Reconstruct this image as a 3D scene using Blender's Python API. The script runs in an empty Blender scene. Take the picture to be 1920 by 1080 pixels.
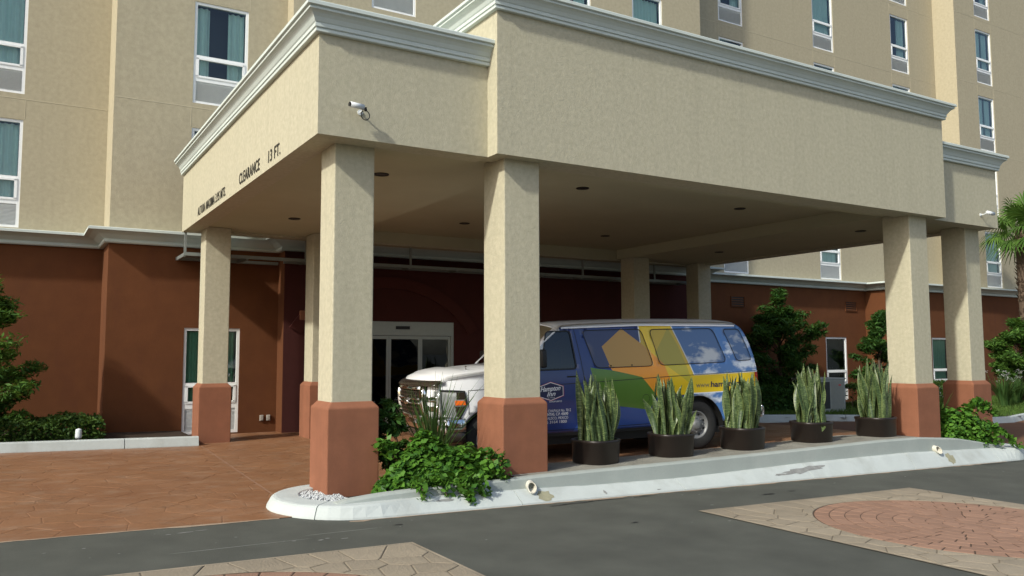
import bpy, bmesh, math, random
import numpy as np
from mathutils import Vector, Matrix
from mathutils.geometry import delaunay_2d_cdt
R = math.radians
S = bpy.context.scene
COL = S.collection
random.seed(7)
rng = np.random.default_rng(7)

# ------------------------------------------------------------------ camera
cam_d = bpy.data.cameras.new('camera'); cam = bpy.data.objects.new('camera', cam_d); COL.objects.link(cam)
CAM = Vector((-2.6855, -8.3992, 1.5951)); yaw, pitch, roll = R(31.264), R(4.6417), R(-0.1828)
fw = Vector((math.sin(yaw)*math.cos(pitch), math.cos(yaw)*math.cos(pitch), math.sin(pitch)))
rt0 = Vector((math.cos(yaw), -math.sin(yaw), 0)); up0 = rt0.cross(fw)
rt = rt0*math.cos(roll)+up0*math.sin(roll); up = -rt0*math.sin(roll)+up0*math.cos(roll)
M = Matrix((rt, up, -fw)).transposed().to_4x4(); M.translation = CAM
cam.matrix_world = M
cam_d.sensor_width = 36; cam_d.lens = 1539.02/1920*36
cam_d.clip_start = .1; cam_d.clip_end = 2000
S.camera = cam

# ------------------------------------------------------------------ light
SUN = Vector((1, .34, -.77)).normalized()          # direction the light travels
elev = math.asin(-SUN.z); rot = math.atan2(-SUN.x, -SUN.y) % (2*math.pi)
w = bpy.data.worlds.new('World'); S.world = w; w.use_nodes = True
nt = w.node_tree; bg = nt.nodes['Background']
sky = nt.nodes.new('ShaderNodeTexSky'); sky.sky_type = 'NISHITA'; sky.sun_disc = False
sky.sun_elevation = elev; sky.sun_rotation = rot; sky.dust_density = 2.5; sky.air_density = 1.0
nt.links.new(sky.outputs[0], bg.inputs[0]); bg.inputs[1].default_value = .14
sd = bpy.data.lights.new('sun', 'SUN'); sd.energy = 3.0; sd.angle = R(2.2); sd.color = (1, .98, .875)
so = bpy.data.objects.new('sun', sd); COL.objects.link(so)
so.rotation_euler = SUN.to_track_quat('-Z', 'Y').to_euler(); so.location = (-30, -10, 30)
S.view_settings.view_transform = 'Standard'; S.view_settings.look = 'None'
S.view_settings.exposure = 0.36; S.view_settings.gamma = 1
S.view_settings.use_curve_mapping = False

# ------------------------------------------------------------------ material helpers
def newmat(name):
    m = bpy.data.materials.new(name); m.use_nodes = True
    return m, m.node_tree, m.node_tree.nodes['Principled BSDF']
def N(t, typ, **kw):
    n = t.nodes.new(typ)
    for k, v in kw.items(): setattr(n, k, v)
    return n
def mathn(t, op, a, b=None, c=None):
    n = t.nodes.new('ShaderNodeMath'); n.operation = op
    for i, x in enumerate((a, b, c)):
        if x is None: continue
        if isinstance(x, (int, float)): n.inputs[i].default_value = x
        else: t.links.new(x, n.inputs[i])
    return n.outputs[0]
def mixc(t, fac, a, b):
    n = t.nodes.new('ShaderNodeMix'); n.data_type = 'RGBA'
    for i, x in ((0, fac), (6, a), (7, b)):
        if hasattr(x, 'is_linked'): t.links.new(x, n.inputs[i])
        elif i == 0: n.inputs[0].default_value = x
        else: n.inputs[i].default_value = (*x[:3], 1)
    return n.outputs[2]
def coords(t, scale=(1, 1, 1), kind='Object'):
    tc = N(t, 'ShaderNodeTexCoord'); mp = N(t, 'ShaderNodeMapping'); mp.inputs['Scale'].default_value = scale
    t.links.new(tc.outputs[kind], mp.inputs[0]); return mp.outputs[0]
def noise(t, vec, scale, detail=4, rough=.55):
    n = N(t, 'ShaderNodeTexNoise'); n.inputs['Scale'].default_value = scale
    n.inputs['Detail'].default_value = detail; n.inputs['Roughness'].default_value = rough
    t.links.new(vec, n.inputs['Vector']); return n.outputs[0]
def ramp(t, fac, lo, hi):
    n = N(t, 'ShaderNodeMapRange'); t.links.new(fac, n.inputs[0])
    n.inputs[1].default_value = lo; n.inputs[2].default_value = hi
    return n.outputs[0]
def mul(c, k): return tuple(x*k for x in c)
def bump(t, b, h, strength, dist=.01):
    n = N(t, 'ShaderNodeBump'); n.inputs['Strength'].default_value = strength; n.inputs['Distance'].default_value = dist
    t.links.new(h, n.inputs['Height']); t.links.new(n.outputs[0], b.inputs['Normal'])
def rough_mat(name, col, var=.12, scale=3., fine=60., rough=.9, bmp=.3, dist=.006, dirt=None, dirt_amt=.3, rand=0., stretch=(1, 1, 1), spec=.3, streak=0.):
    """mineral surface: broad colour drift, fine grain, fine relief, optional stains"""
    m, t, b = newmat(name); v = coords(t, stretch)
    c = mixc(t, ramp(t, noise(t, v, scale, 5), .3, .7), mul(col, 1-var), mul(col, 1+var))
    g = noise(t, coords(t), fine, 3, .7)
    c = mixc(t, mathn(t, 'MULTIPLY', ramp(t, g, .35, .7), var*1.2), c, mul(col, .55))
    if dirt:
        d = ramp(t, noise(t, coords(t, (1, 1, .35)), scale*.6, 8, .65), .52, .75)
        c = mixc(t, mathn(t, 'MULTIPLY', d, dirt_amt), c, dirt)
    if streak:
        q = ramp(t, noise(t, coords(t, (6, 6, .22)), 1.0, 6, .6), .50, .78)
        c = mixc(t, mathn(t, 'MULTIPLY', q, streak), c, mul(col, .62))
    if rand:
        oi = N(t, 'ShaderNodeObjectInfo'); hs = N(t, 'ShaderNodeHueSaturation')
        t.links.new(c, hs.inputs['Color'])
        t.links.new(mathn(t, 'MULTIPLY_ADD', oi.outputs['Random'], 2*rand, 1-rand), hs.inputs['Value'])
        c = hs.outputs[0]
    t.links.new(c, b.inputs['Base Color']); b.inputs['Roughness'].default_value = rough
    b.inputs['Specular IOR Level'].default_value = spec
    if bmp: bump(t, b, mathn(t, 'ADD', g, noise(t, coords(t), fine*.25, 4)), bmp, dist)
    return m
def flat_mat(name, col, rough=.5, metal=0., coat=0., spec=.5):
    m, t, b = newmat(name)
    c = mixc(t, noise(t, coords(t), 9, 4), mul(col, .9), mul(col, 1.06))
    t.links.new(c, b.inputs['Base Color']); b.inputs['Roughness'].default_value = rough; b.inputs['Metallic'].default_value = metal
    b.inputs['Coat Weight'].default_value = coat; b.inputs['Coat Roughness'].default_value = .05; b.inputs['Specular IOR Level'].default_value = spec
    return m
def glass_mat(name, tint=(.5, .6, .58), ior=1.5, rough=.01):
    m, t, b = newmat(name); t.nodes.remove(b); out = t.nodes['Material Output']
    tr = N(t, 'ShaderNodeBsdfTransparent'); tr.inputs[0].default_value = (*tint, 1)
    gl = N(t, 'ShaderNodeBsdfGlossy'); gl.inputs['Roughness'].default_value = rough; gl.inputs[0].default_value = (.9, .95, 1, 1)
    bp = N(t, 'ShaderNodeBump'); bp.inputs['Strength'].default_value = .06; bp.inputs['Distance'].default_value = .05
    t.links.new(noise(t, coords(t), 1.6, 2), bp.inputs['Height']); t.links.new(bp.outputs[0], gl.inputs['Normal'])
    fr = N(t, 'ShaderNodeFresnel'); fr.inputs[0].default_value = ior
    mx = N(t, 'ShaderNodeMixShader'); t.links.new(mathn(t, 'MULTIPLY_ADD', fr.outputs[0], 1.2, .02), mx.inputs[0])
    t.links.new(tr.outputs[0], mx.inputs[1]); t.links.new(gl.outputs[0], mx.inputs[2]); t.links.new(mx.outputs[0], out.inputs[0])
    return m
def leaf_mat(name, col, col2, rough=.6, trans=.22, spec=.18):
    m, t, b = newmat(name)
    g = N(t, 'ShaderNodeNewGeometry')
    c = mixc(t, g.outputs['Random Per Island'], col, col2)
    t.links.new(c, b.inputs['Base Color']); b.inputs['Roughness'].default_value = rough; b.inputs['Specular IOR Level'].default_value = spec
    out = t.nodes['Material Output']; tl = N(t, 'ShaderNodeBsdfTranslucent')
    t.links.new(mixc(t, .5, c, (.20, .30, .03)), tl.inputs[0])
    mx = N(t, 'ShaderNodeMixShader'); mx.inputs[0].default_value = trans
    t.links.new(b.outputs[0], mx.inputs[1]); t.links.new(tl.outputs[0], mx.inputs[2]); t.links.new(mx.outputs[0], out.inputs[0])
    return m

CREAM = (.455, .426, .312); RED = (.245, .100, .055); WALLRED = (.122, .043, .0145)
mt = {}
mt['cream'] = rough_mat('canopy_stucco', CREAM, .10, 17, 75, .93, .5, .006, (.39, .37, .25), .35, streak=.22)
mt['cream_ceiling'] = rough_mat('ceiling_bounce_tint', (.43, .41, .28), .04, 1.2, 60, .9, .08)  # canopy cream, greened and darkened: bounce light from below put into the colour
mt['beige'] = rough_mat('wall_stucco', (.415, .368, .258), .085, 12, 60, .93, .42, .007, (.37, .33, .22), .4, streak=.16)
mt['bead'] = rough_mat('stucco_joint', (.50, .45, .32), .05, 2, 40, .9, .2)
mt['pier'] = rough_mat('pier_stucco', RED, .09, 4.5, 60, .9, .22, .006, (.20, .085, .052), .5, streak=.25)
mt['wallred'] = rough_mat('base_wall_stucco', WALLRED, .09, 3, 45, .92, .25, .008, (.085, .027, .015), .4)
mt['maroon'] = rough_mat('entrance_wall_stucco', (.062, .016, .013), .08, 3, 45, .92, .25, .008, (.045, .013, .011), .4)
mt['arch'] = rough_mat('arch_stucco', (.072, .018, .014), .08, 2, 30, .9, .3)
mt['trim'] = rough_mat('cornice_paint', (.55, .61, .575), .05, 1.5, 30, .75, .15, .004, (.48, .52, .49), .5)
mt['white'] = flat_mat('white_window_metal', (.86, .88, .87), .35)
mt['louvre'] = flat_mat('louvre_metal', (.84, .86, .86), .45)
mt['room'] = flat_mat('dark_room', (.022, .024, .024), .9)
mt['curtain'] = flat_mat('teal_curtain', (.74, .90, .83), .9)
mt['curtain2'] = flat_mat('green_curtain', (.20, .46, .31), .9)
mt['pane'] = glass_mat('window_glass', (.88, .96, .93))
mt['darkglass'] = glass_mat('dark_glass', (.16, .19, .19))
mt['frost'] = flat_mat('awning_sheet', (.20, .21, .20), .6)
mt['alu'] = flat_mat('door_aluminium', (.40, .42, .38), .4, .35)
mt['steel'] = flat_mat('awning_steel', (.24, .265, .25), .45, .3)
mt['black'] = flat_mat('black_paint', (.012, .012, .012), .5)
mt['letter'] = flat_mat('letter_black', (.02, .018, .015), .5)
mt['kerb'] = rough_mat('kerb_paint', (.46, .50, .485), .06, 2.2, 34, .8, .4, .006, (.29, .30, .27), .7)
mt['islandwall'] = rough_mat('island_wall_paint', (.33, .365, .34), .05, 2.0, 30, .8, .35, .006, (.42, .44, .41), .5)
mt['asphalt'] = rough_mat('asphalt', (.078, .081, .068), .18, 1.6, 190, .92, .6, .005, (.055, .058, .05), .6)
mt['grout'] = rough_mat('paving_grout', (.155, .078, .042), .1, 3, 60, .95, .3)
def stamped(name, cols, grain=45):
    """slate stamped concrete: blotched pigment, short dark tooling cracks, worn patches"""
    m, t, b = newmat(name); v = coords(t)
    c = mixc(t, ramp(t, noise(t, v, .75, 6, .6), .36, .64), cols[0], cols[1])
    c = mixc(t, mathn(t, 'MULTIPLY', ramp(t, noise(t, coords(t, (1, 1.5, 1)), 2.6, 6, .65), .50, .72), .75), c, cols[2])
    n1 = N(t, 'ShaderNodeTexNoise'); n1.inputs['Scale'].default_value = 5.5; n1.inputs['Detail'].default_value = 5; t.links.new(coords(t, (.8, 1.5, 1)), n1.inputs['Vector'])
    vein = mathn(t, 'ABSOLUTE', mathn(t, 'SUBTRACT', n1.outputs[0], .5)); crack = mathn(t, 'SUBTRACT', 1, ramp(t, vein, 0, .022))
    crack = mathn(t, 'MULTIPLY', crack, ramp(t, noise(t, v, 1.9, 3), .48, .6))
    c = mixc(t, mathn(t, 'MULTIPLY', crack, .55), c, cols[3])
    g = noise(t, v, grain, 3, .7); c = mixc(t, mathn(t, 'MULTIPLY', ramp(t, g, .4, .75), .22), c, cols[3])
    oi = N(t, 'ShaderNodeObjectInfo'); hs = N(t, 'ShaderNodeHueSaturation'); t.links.new(c, hs.inputs['Color'])
    t.links.new(mathn(t, 'MULTIPLY_ADD', oi.outputs['Random'], .09, .955), hs.inputs['Value']); t.links.new(hs.outputs[0], b.inputs['Base Color'])
    t.links.new(mathn(t, 'MULTIPLY_ADD', noise(t, v, 1.3, 4), .45, .28), b.inputs['Roughness']); b.inputs['Specular IOR Level'].default_value = .4
    bump(t, b, mathn(t, 'SUBTRACT', mathn(t, 'ADD', noise(t, v, 14, 5), mathn(t, 'MULTIPLY', g, .4)), crack), .45, .008); return m
mt['flag'] = stamped('stamped_concrete', [(.205, .094, .044), (.26, .128, .062), (.29, .182, .116), (.088, .050, .029)])
mt['tan'] = rough_mat('tan_flagstone', (.285, .240, .175), .16, 1.6, 45, .8, .8, .008, (.21, .17, .115), .6, rand=.10)
mt['tangrout'] = rough_mat('tan_grout', (.18, .148, .106), .1, 3, 60, .95, .3)
mt['brick'] = rough_mat('terracotta_brick', (.275, .163, .110), .14, 1.8, 45, .8, .7, .006, (.22, .13, .085), .6, rand=.10)
mt['brickbed'] = rough_mat('brick_joint', (.085, .055, .038), .1, 3, 60, .95, .3)
mt['soil'] = rough_mat('soil', (.045, .03, .02), .3, 5, 50, .95, .8, .02)
mt['floor'] = rough_mat('island_floor', (.26, .25, .21), .2, 2.5, 60, .9, .9, .01, (.15, .13, .10), .7)
mt['gravel'] = rough_mat('white_gravel', (.47, .49, .49), .08, 6, 60, .8, .3)
mt['pot'] = flat_mat('brown_resin_pot', (.015, .010, .008), .38)
mt['pvc'] = rough_mat('pvc_pipe', (.62, .60, .52), .08, 6, 30, .5, .1, .003, (.3, .26, .18), .5)
mt['grass'] = leaf_mat('lawn_grass', (.055, .11, .02), (.09, .16, .03))
mt['ivy'] = leaf_mat('ivy_leaf', (.028, .095, .012), (.10, .23, .026), .5, .2, .25)
mt['bush'] = leaf_mat('bush_leaf', (.030, .085, .018), (.095, .19, .03))
mt['bushdark'] = leaf_mat('dark_bush_leaf', (.018, .06, .014), (.055, .13, .024))
mt['hedge'] = leaf_mat('hedge_leaf', (.022, .06, .014), (.08, .14, .028))
mt['blade'] = leaf_mat('strap_leaf', (.03, .075, .02), (.07, .13, .035), .4, .2)
mt['palm'] = leaf_mat('palm_leaf', (.05, .12, .022), (.11, .20, .04), .5, .25)
mt['bark'] = rough_mat('bark', (.12, .085, .06), .25, 8, 60, .95, .8, .02)
mt['flower'] = flat_mat('white_petal', (.8, .8, .76), .6)
mt['redleaf'] = leaf_mat('red_leaf', (.20, .05, .03), (.28, .12, .05))
mt['acgrey'] = flat_mat('grey_enamel', (.30, .32, .29), .5)
mt['concrete'] = rough_mat('concrete', (.38, .37, .33), .1, 3, 40, .9, .4)
mt['boxgrey'] = flat_mat('outlet_cover', (.36, .34, .30), .5)
mt['camwhite'] = flat_mat('camera_shell', (.66, .70, .72), .35)
mt['chrome'] = flat_mat('chrome', (.78, .79, .80), .10, 1.)
mt['rubber'] = rough_mat('tyre_rubber', (.022, .022, .022), .15, 8, 60, .85, .2)
mt['rim'] = flat_mat('steel_rim', (.22, .225, .225), .5, .3)
mt['amber'] = flat_mat('amber_lens', (.85, .16, .02), .2)
mt['redlens'] = flat_mat('red_lens', (.35, .01, .01), .2)
mt['lens'] = flat_mat('headlight_reflector', (.62, .64, .65), .16, .6)
mt['whitepaint'] = flat_mat('white_car_paint', (.86, .87, .88), .3, 0, .5)
mt['smoke'] = flat_mat('smoked_plastic', (.035, .027, .020), .2)
mt['printwhite'] = flat_mat('white_print', (.78, .79, .80), .5)
mt['printgrey'] = flat_mat('grey_print', (.20, .19, .12), .5)
mt['printblue'] = flat_mat('navy_print', (.018, .02, .07), .5)
mt['printred'] = flat_mat('red_print', (.55, .05, .05), .5)

# ------------------------------------------------------------------ object helpers
def empty(name, loc=(0, 0, 0), rz=0, label=None, cat=None, group=None, kind=None, parent=None):
    o = bpy.data.objects.new(name, None); COL.objects.link(o); o.location = loc; o.rotation_euler = (0, 0, rz)
    o.empty_display_size = .1
    if parent: o.parent = parent
    return tag(o, label, cat, group, kind)
def tag(o, label=None, cat=None, group=None, kind=None):
    for k, v in (('label', label), ('category', cat), ('group', group), ('kind', kind)):
        if v: o[k] = v
    return o
def link(name, me, parent=None, loc=None):
    o = bpy.data.objects.new(name, me); COL.objects.link(o)
    if parent: o.parent = parent
    if loc is not None: o.location = loc
    return o
def mesh(name, V, F, mats, smooth=False, fi=None, org=None):
    me = bpy.data.meshes.new(name)
    if org is not None: V = [(v[0]-org[0], v[1]-org[1], v[2]-org[2]) for v in V]
    me.from_pydata([tuple(map(float, v)) for v in V], [], F)
    for m_ in (mats if isinstance(mats, (list, tuple)) else [mats]): me.materials.append(mt[m_] if isinstance(m_, str) else m_)
    if fi is not None: me.polygons.foreach_set('material_index', fi)
    if smooth: me.polygons.foreach_set('use_smooth', [True]*len(me.polygons))
    me.update(); return me
def mk(name, V, F, mats, parent=None, smooth=False, fi=None, org=None, loc=None):
    """V in world space when org (the parent's world place) is given, else in the parent's space"""
    return link(name, mesh(name, V, F, mats, smooth, fi, org), parent, loc)
def quadmesh(name, Q, mats, uv=None):
    """Q: (n,4,3) loose quads"""
    n = len(Q); me = bpy.data.meshes.new(name)
    me.vertices.add(n*4); me.vertices.foreach_set('co', np.asarray(Q, np.float32).ravel())
    me.loops.add(n*4); me.loops.foreach_set('vertex_index', np.arange(n*4, dtype=np.int32))
    me.polygons.add(n); me.polygons.foreach_set('loop_start', np.arange(0, n*4, 4, dtype=np.int32))
    me.polygons.foreach_set('loop_total', np.full(n, 4, np.int32))
    me.materials.append(mt[mats]); me.update(calc_edges=True); return me
class MB:
    def __init__(s): s.V = []; s.F = []; s.I = []
    def add(s, V, F, i=0):
        b = len(s.V); s.V += [tuple(v) for v in V]; s.F += [tuple(b+k for k in f) for f in F]; s.I += [i]*len(F); return s
    def box(s, x0, x1, y0, y1, z0, z1, i=0):
        V = [(x, y, z) for z in (z0, z1) for y in (y0, y1) for x in (x0, x1)]
        return s.add(V, [(0, 2, 3, 1), (4, 5, 7, 6), (0, 1, 5, 4), (1, 3, 7, 5), (3, 2, 6, 7), (2, 0, 4, 6)], i)
    def tube(s, pts, r, n=8, i=0, cap=True):
        P = [Vector(p) for p in pts]; rr = r if isinstance(r, (list, tuple)) else [r]*len(P); V = []
        for k, p in enumerate(P):
            d = (P[min(k+1, len(P)-1)]-P[max(k-1, 0)]).normalized()
            a = d.orthogonal().normalized() if k == 0 else (a-d*a.dot(d)).normalized()
            b = d.cross(a)
            V += [p+(a*math.cos(2*math.pi*j/n)+b*math.sin(2*math.pi*j/n))*rr[k] for j in range(n)]
        F = [(k*n+j, k*n+(j+1) % n, (k+1)*n+(j+1) % n, (k+1)*n+j) for k in range(len(P)-1) for j in range(n)]
        if cap: F += [tuple(range(n-1, -1, -1)), tuple(range((len(P)-1)*n, len(P)*n))]
        return s.add(V, F, i)
    def lathe(s, prof, n=24, c=(0, 0, 0), axis='z', i=0, sx=1, sy=1):
        V = []
        for r, h in prof:
            for j in range(n):
                a = 2*math.pi*j/n; x, y = r*math.cos(a)*sx, r*math.sin(a)*sy
                p = (x, y, h) if axis == 'z' else (x, h, y)
                V.append((p[0]+c[0], p[1]+c[1], p[2]+c[2]))
        F = []
        for k in range(len(prof)-1):
            for j in range(n):
                f = (k*n+j, k*n+(j+1) % n, (k+1)*n+(j+1) % n, (k+1)*n+j)
                F.append(f if axis == 'z' else f[::-1])
        return s.add(V, F, i)
    def out(s, name, mats, parent=None, smooth=False, org=None, loc=None):
        return mk(name, s.V, s.F, mats, parent, smooth, s.I, org, loc)
def bevel(o, w_=.008, seg=2):
    md = o.modifiers.new('bevel', 'BEVEL'); md.width = w_; md.segments = seg; md.limit_method = 'ANGLE'; md.angle_limit = R(40); return o
def sweep(mb, path, prof, closed=False, i=0):
    """profile (out, up) swept along a plan path; 'out' lies to the right of the travel direction... path pts (x,y,z)"""
    P = [Vector((p[0], p[1])) for p in path]; n = len(P); V = []
    for k in range(n):
        a = (P[k]-P[k-1]).normalized() if (k > 0 or closed) else None
        b = (P[(k+1) % n]-P[k]).normalized() if (k < n-1 or closed) else None
        a = a or b; b = b or a
        na, nb = Vector((a.y, -a.x)), Vector((b.y, -b.x)); m_ = (na+nb).normalized(); s_ = 1/max(.3, m_.dot(na))
        for o_, u_ in prof: V.append((P[k].x+m_.x*o_*s_, P[k].y+m_.y*o_*s_, path[k][2]+u_))
    q = len(prof); F = []
    for k in range(n if closed else n-1):
        k2 = (k+1) % n
        for j in range(q-1): F.append((k*q+j, k2*q+j, k2*q+j+1, k*q+j+1))
    if not closed: F += [tuple(range(q)), tuple(range((n-1)*q+q-1, (n-1)*q-1, -1))]
    return mb.add(V, F, i)
def lerp_tab(tab, x):
    if x <= tab[0][0]: return tab[0][1]
    for (a, za), (b, zb) in zip(tab, tab[1:]):
        if x <= b: return za+(zb-za)*(x-a)/(b-a)
    return tab[-1][1]
def sstep(a, b, x): t = min(1, max(0, (x-a)/(b-a))); return t*t*(3-2*t)
def in_poly(p, poly):
    x, y = p; c = False; j = len(poly)-1
    for i in range(len(poly)):
        xi, yi = poly[i]; xj, yj = poly[j]
        if (yi > y) != (yj > y) and x < (xj-xi)*(y-yi)/(yj-yi)+xi: c = not c
        j = i
    return c

# ------------------------------------------------------------------ ground
def hA(x): return -.02*min(14, max(-6, x))
def hD(x, y):
    base = lerp_tab([(-6, .12), (0, 0), (2.2, 0), (3, .02), (6.6, .11), (9.5, .16), (11, .13), (12, 0), (13.2, -.2), (16, -.27), (40, -.27)], x)
    if x > 2.2: base = base*(1-sstep(4.5, 8.5, y)) + (0 if x < 12 else -.02*min(14, x)*.9)*sstep(4.5, 8.5, y)
    return base
def sheet(name, x0, x1, y0, y1, dx, dy, hf, mat, parent=None, inside=None, kind=None, dz=0):
    nx, ny = max(1, round((x1-x0)/dx)), max(1, round((y1-y0)/dy)); V = []; F = []
    for j in range(ny+1):
        for i in range(nx+1):
            x, y = x0+(x1-x0)*i/nx, y0+(y1-y0)*j/ny; V.append((x, y, hf(x, y)+dz))
    for j in range(ny):
        for i in range(nx):
            c = (x0+(x1-x0)*(i+.5)/nx, y0+(y1-y0)*(j+.5)/ny)
            if inside is None or inside(*c): F.append((j*(nx+1)+i, j*(nx+1)+i+1, (j+1)*(nx+1)+i+1, (j+1)*(nx+1)+i))
    o = mk(name, V, F, mat, parent, smooth=True); return tag(o, kind=kind) if kind else o
xs = [-600, -80, -6, 14, 90, 700]; V = []; F = []
for y in (-600, 60):
    for x in xs: V.append((x, y, hA(x)))
F = [(i, i+1, i+7, i+6) for i in range(5)]
tag(mk('asphalt_road', V, F, 'asphalt'), 'grey asphalt road in front of the entrance canopy', kind='structure')

PAVE_Y = -.24
drive = sheet('paved_drive', -9, 34, PAVE_Y, 10.3, .43, .42, hD, 'grout', kind='structure', dz=.005,
              inside=lambda x, y: not (x > 13.6 and y > 7.0+max(0, (x-16)*-.5)))
tag(drive, 'reddish brown stamped concrete drive running under the canopy')

def clip_poly(poly, nx, ny, d):
    out = []
    for i in range(len(poly)):
        a, b = poly[i], poly[(i+1) % len(poly)]; da, db = nx*a[0]+ny*a[1]-d, nx*b[0]+ny*b[1]-d
        if da <= 0: out.append(a)
        if da*db < 0: t = da/(da-db); out.append((a[0]+(b[0]-a[0])*t, a[1]+(b[1]-a[1])*t))
    return out
def voronoi(pts, x0, x1, y0, y1, inset, rad):
    res = []
    P = np.array(pts)
    for k, p in enumerate(P):
        poly = [(x0, y0), (x1, y0), (x1, y1), (x0, y1)]
        d2 = ((P-p)**2).sum(1); idx = np.argsort(d2)
        for q in idx[1:18]:
            v = P[q]-p; L = math.hypot(*v); nx, ny = v/L
            poly = clip_poly(poly, nx, ny, nx*p[0]+ny*p[1]+L/2-inset)
            if len(poly) < 3: break
        res.append((tuple(p), poly))
    return res
def jitter_grid(x0, x1, y0, y1, sx, sy, j=.36):
    out = []; row = 0; y = y0+sy/2
    while y < y1:
        x = x0+sx*(.5 if row % 2 else 0)
        while x < x1+sx*.4:
            out.append((min(x1, max(x0, x+random.uniform(-j, j)*sx)), min(y1-.02, max(y0+.02, y+random.uniform(-j, j)*sy)))); x += sx
        y += sy; row += 1
    return out
def stone_mesh(poly, hf, h, ch=.008):
    """a slab: chamfered rim, top following the ground"""
    n = len(poly); cx = sum(p[0] for p in poly)/n; cy = sum(p[1] for p in poly)/n
    ins = []
    for x, y in poly:
        L = math.hypot(x-cx, y-cy); k = max(.3, 1-ch/max(L, .01)); ins.append((cx+(x-cx)*k, cy+(y-cy)*k))
    tx, ty = random.uniform(-.006, .006), random.uniform(-.006, .006)
    V = [(x, y, hf(x, y)) for x, y in poly]+[(x, y, hf(x, y)+h*.6) for x, y in poly]+[(x, y, hf(x, y)+h+(x-cx)*tx+(y-cy)*ty) for x, y in ins]
    F = [(i, (i+1) % n, n+(i+1) % n, n+i) for i in range(n)]+[(n+i, n+(i+1) % n, 2*n+(i+1) % n, 2*n+i) for i in range(n)]+[tuple(range(2*n, 3*n))]
    return V, F

# flagstone relief of the stamped drive
fx = 0
cells = voronoi(jitter_grid(-6.2, 13.4, PAVE_Y, 8.8, .46, .36), -6.4, 13.6, PAVE_Y, 9.0, .0022, .5)
cells.sort(key=lambda c: (Vector((c[0][0], c[0][1], 0))-CAM).length)
restV, restF = [], []; cnt = 0
for (px, py), poly in cells:
    if len(poly) < 3: continue
    if .6 < px < 12 and py < .7: continue
    hf = lambda x, y: hD(x, y)+.004
    Vv, Ff = stone_mesh(poly, hf, .0042, .016)
    vis = px < 2.6 and (px-CAM.x) > -.19*(py-CAM.y)*1.02-.6
    if cnt < 300 and vis:
        o = mk('flagstone', Vv, Ff, 'flag', drive); cnt += 1
    else:
        b0 = len(restV); restV += Vv; restF += [tuple(b0+i for i in f) for f in Ff]
o = mk('far_flagstones', restV, restF, 'flag', drive); o['kind'] = 'stuff'

# paved medallions in the road: tan flagstones round a circle of terracotta bricks
def medallion(x0, x1, y0, y1, c, r, label, grp):
    hf = lambda x, y: hA(x)+.006
    root = sheet('paved_medallion', x0, x1, y0, y1, .4, .4, lambda x, y: hA(x)+.004, 'tangrout', kind='structure')
    tag(root, label)
    pts = jitter_grid(x0, x1, y0, y1, .29, .27, .38)
    for (px, py), poly in voronoi(pts, x0+.004, x1-.004, y0+.004, y1-.004, .0052, .5):
        if len(poly) < 3: continue
        # cut the circle out of the slab
        segs = [p for p in poly]
        if all(math.hypot(x-c[0], y-c[1]) < r+.02 for x, y in segs): continue
        fine = []
        for i in range(len(segs)):
            a, b = segs[i], segs[(i+1) % len(segs)]
            for k in range(4): fine.append((a[0]+(b[0]-a[0])*k/4, a[1]+(b[1]-a[1])*k/4))
        if any(math.hypot(x-c[0], y-c[1]) < r+.012 for x, y in fine):
            q = []
            for x, y in fine:
                d = math.hypot(x-c[0], y-c[1])
                if d < r+.012: k = (r+.012)/d; x, y = c[0]+(x-c[0])*k, c[1]+(y-c[1])*k
                q.append((x, y))
            segs = q
        px = sum(p[0] for p in segs)/len(segs); py = sum(p[1] for p in segs)/len(segs)
        Vv, Ff = stone_mesh(segs, hf, .0048, .012)
        mk('flagstone', [(a-px, b-py, z) for a, b, z in Vv], Ff, 'tan', root, loc=(px, py, 0))
    disc = [(c[0]+(r+.008)*math.cos(k*math.pi/40), c[1]+(r+.008)*math.sin(k*math.pi/40)) for k in range(80)]
    mk('brick_bed', [(x, y, hA(x)+.0062) for x, y in disc], [tuple(range(80))], 'brickbed', root)
    rings = 9; wd = (r-.10)/rings
    for k in range(rings):
        ra, rb = .10+wd*k+.0055, .10+wd*(k+1)-.0055
        n = max(6, round(2*math.pi*(ra+rb)/2/.235)); ph = random.random()*6
        for j in range(n):
            a0, a1 = ph+2*math.pi*j/n+.0075/rb, ph+2*math.pi*(j+1)/n-.0075/rb
            poly = [(c[0]+ra*math.cos(a), c[1]+ra*math.sin(a)) for a in (a1, a0)]
            poly += [(c[0]+rb*math.cos(a0+(a1-a0)*q/3), c[1]+rb*math.sin(a0+(a1-a0)*q/3)) for q in range(4)]
            poly = poly[::-1] if False else poly
            cx = c[0]+(ra+rb)/2*math.cos((a0+a1)/2); cy = c[1]+(ra+rb)/2*math.sin((a0+a1)/2)
            Vv, Ff = stone_mesh(poly, hf, .005, .009)
            mk('brick', [(a-cx, b-cy, z) for a, b, z in Vv], Ff, 'brick', root, loc=(cx, cy, 0))
    poly = [(c[0]+.095*math.cos(a*math.pi/5), c[1]+.095*math.sin(a*math.pi/5)) for a in range(10)]
    Vv, Ff = stone_mesh(poly, hf, .005, .009); mk('brick', [(a-c[0], b-c[1], z) for a, b, z in Vv], Ff, 'brick', root, loc=(c[0], c[1], 0))
    # pale concrete edge strip
    e = MB()
    for a, b_, c_, d in ((x0-.03, x1+.03, y0-.03, y0), (x0-.03, x1+.03, y1, y1+.03), (x0-.03, x0, y0, y1), (x1, x1+.03, y0, y1)):
        V = [(x, y, hA(x)+.009) for x, y in ((a, c_), (b_, c_), (b_, d), (a, d))]; e.add(V, [(0, 1, 2, 3)])
    e.out('edge_strip', 'tan', root)
medallion(3.64, 7.28, -5.50, -1.86, (5.50, -3.66), 1.46, 'paved square set in the road with full terracotta circle, right of frame', None)
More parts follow.
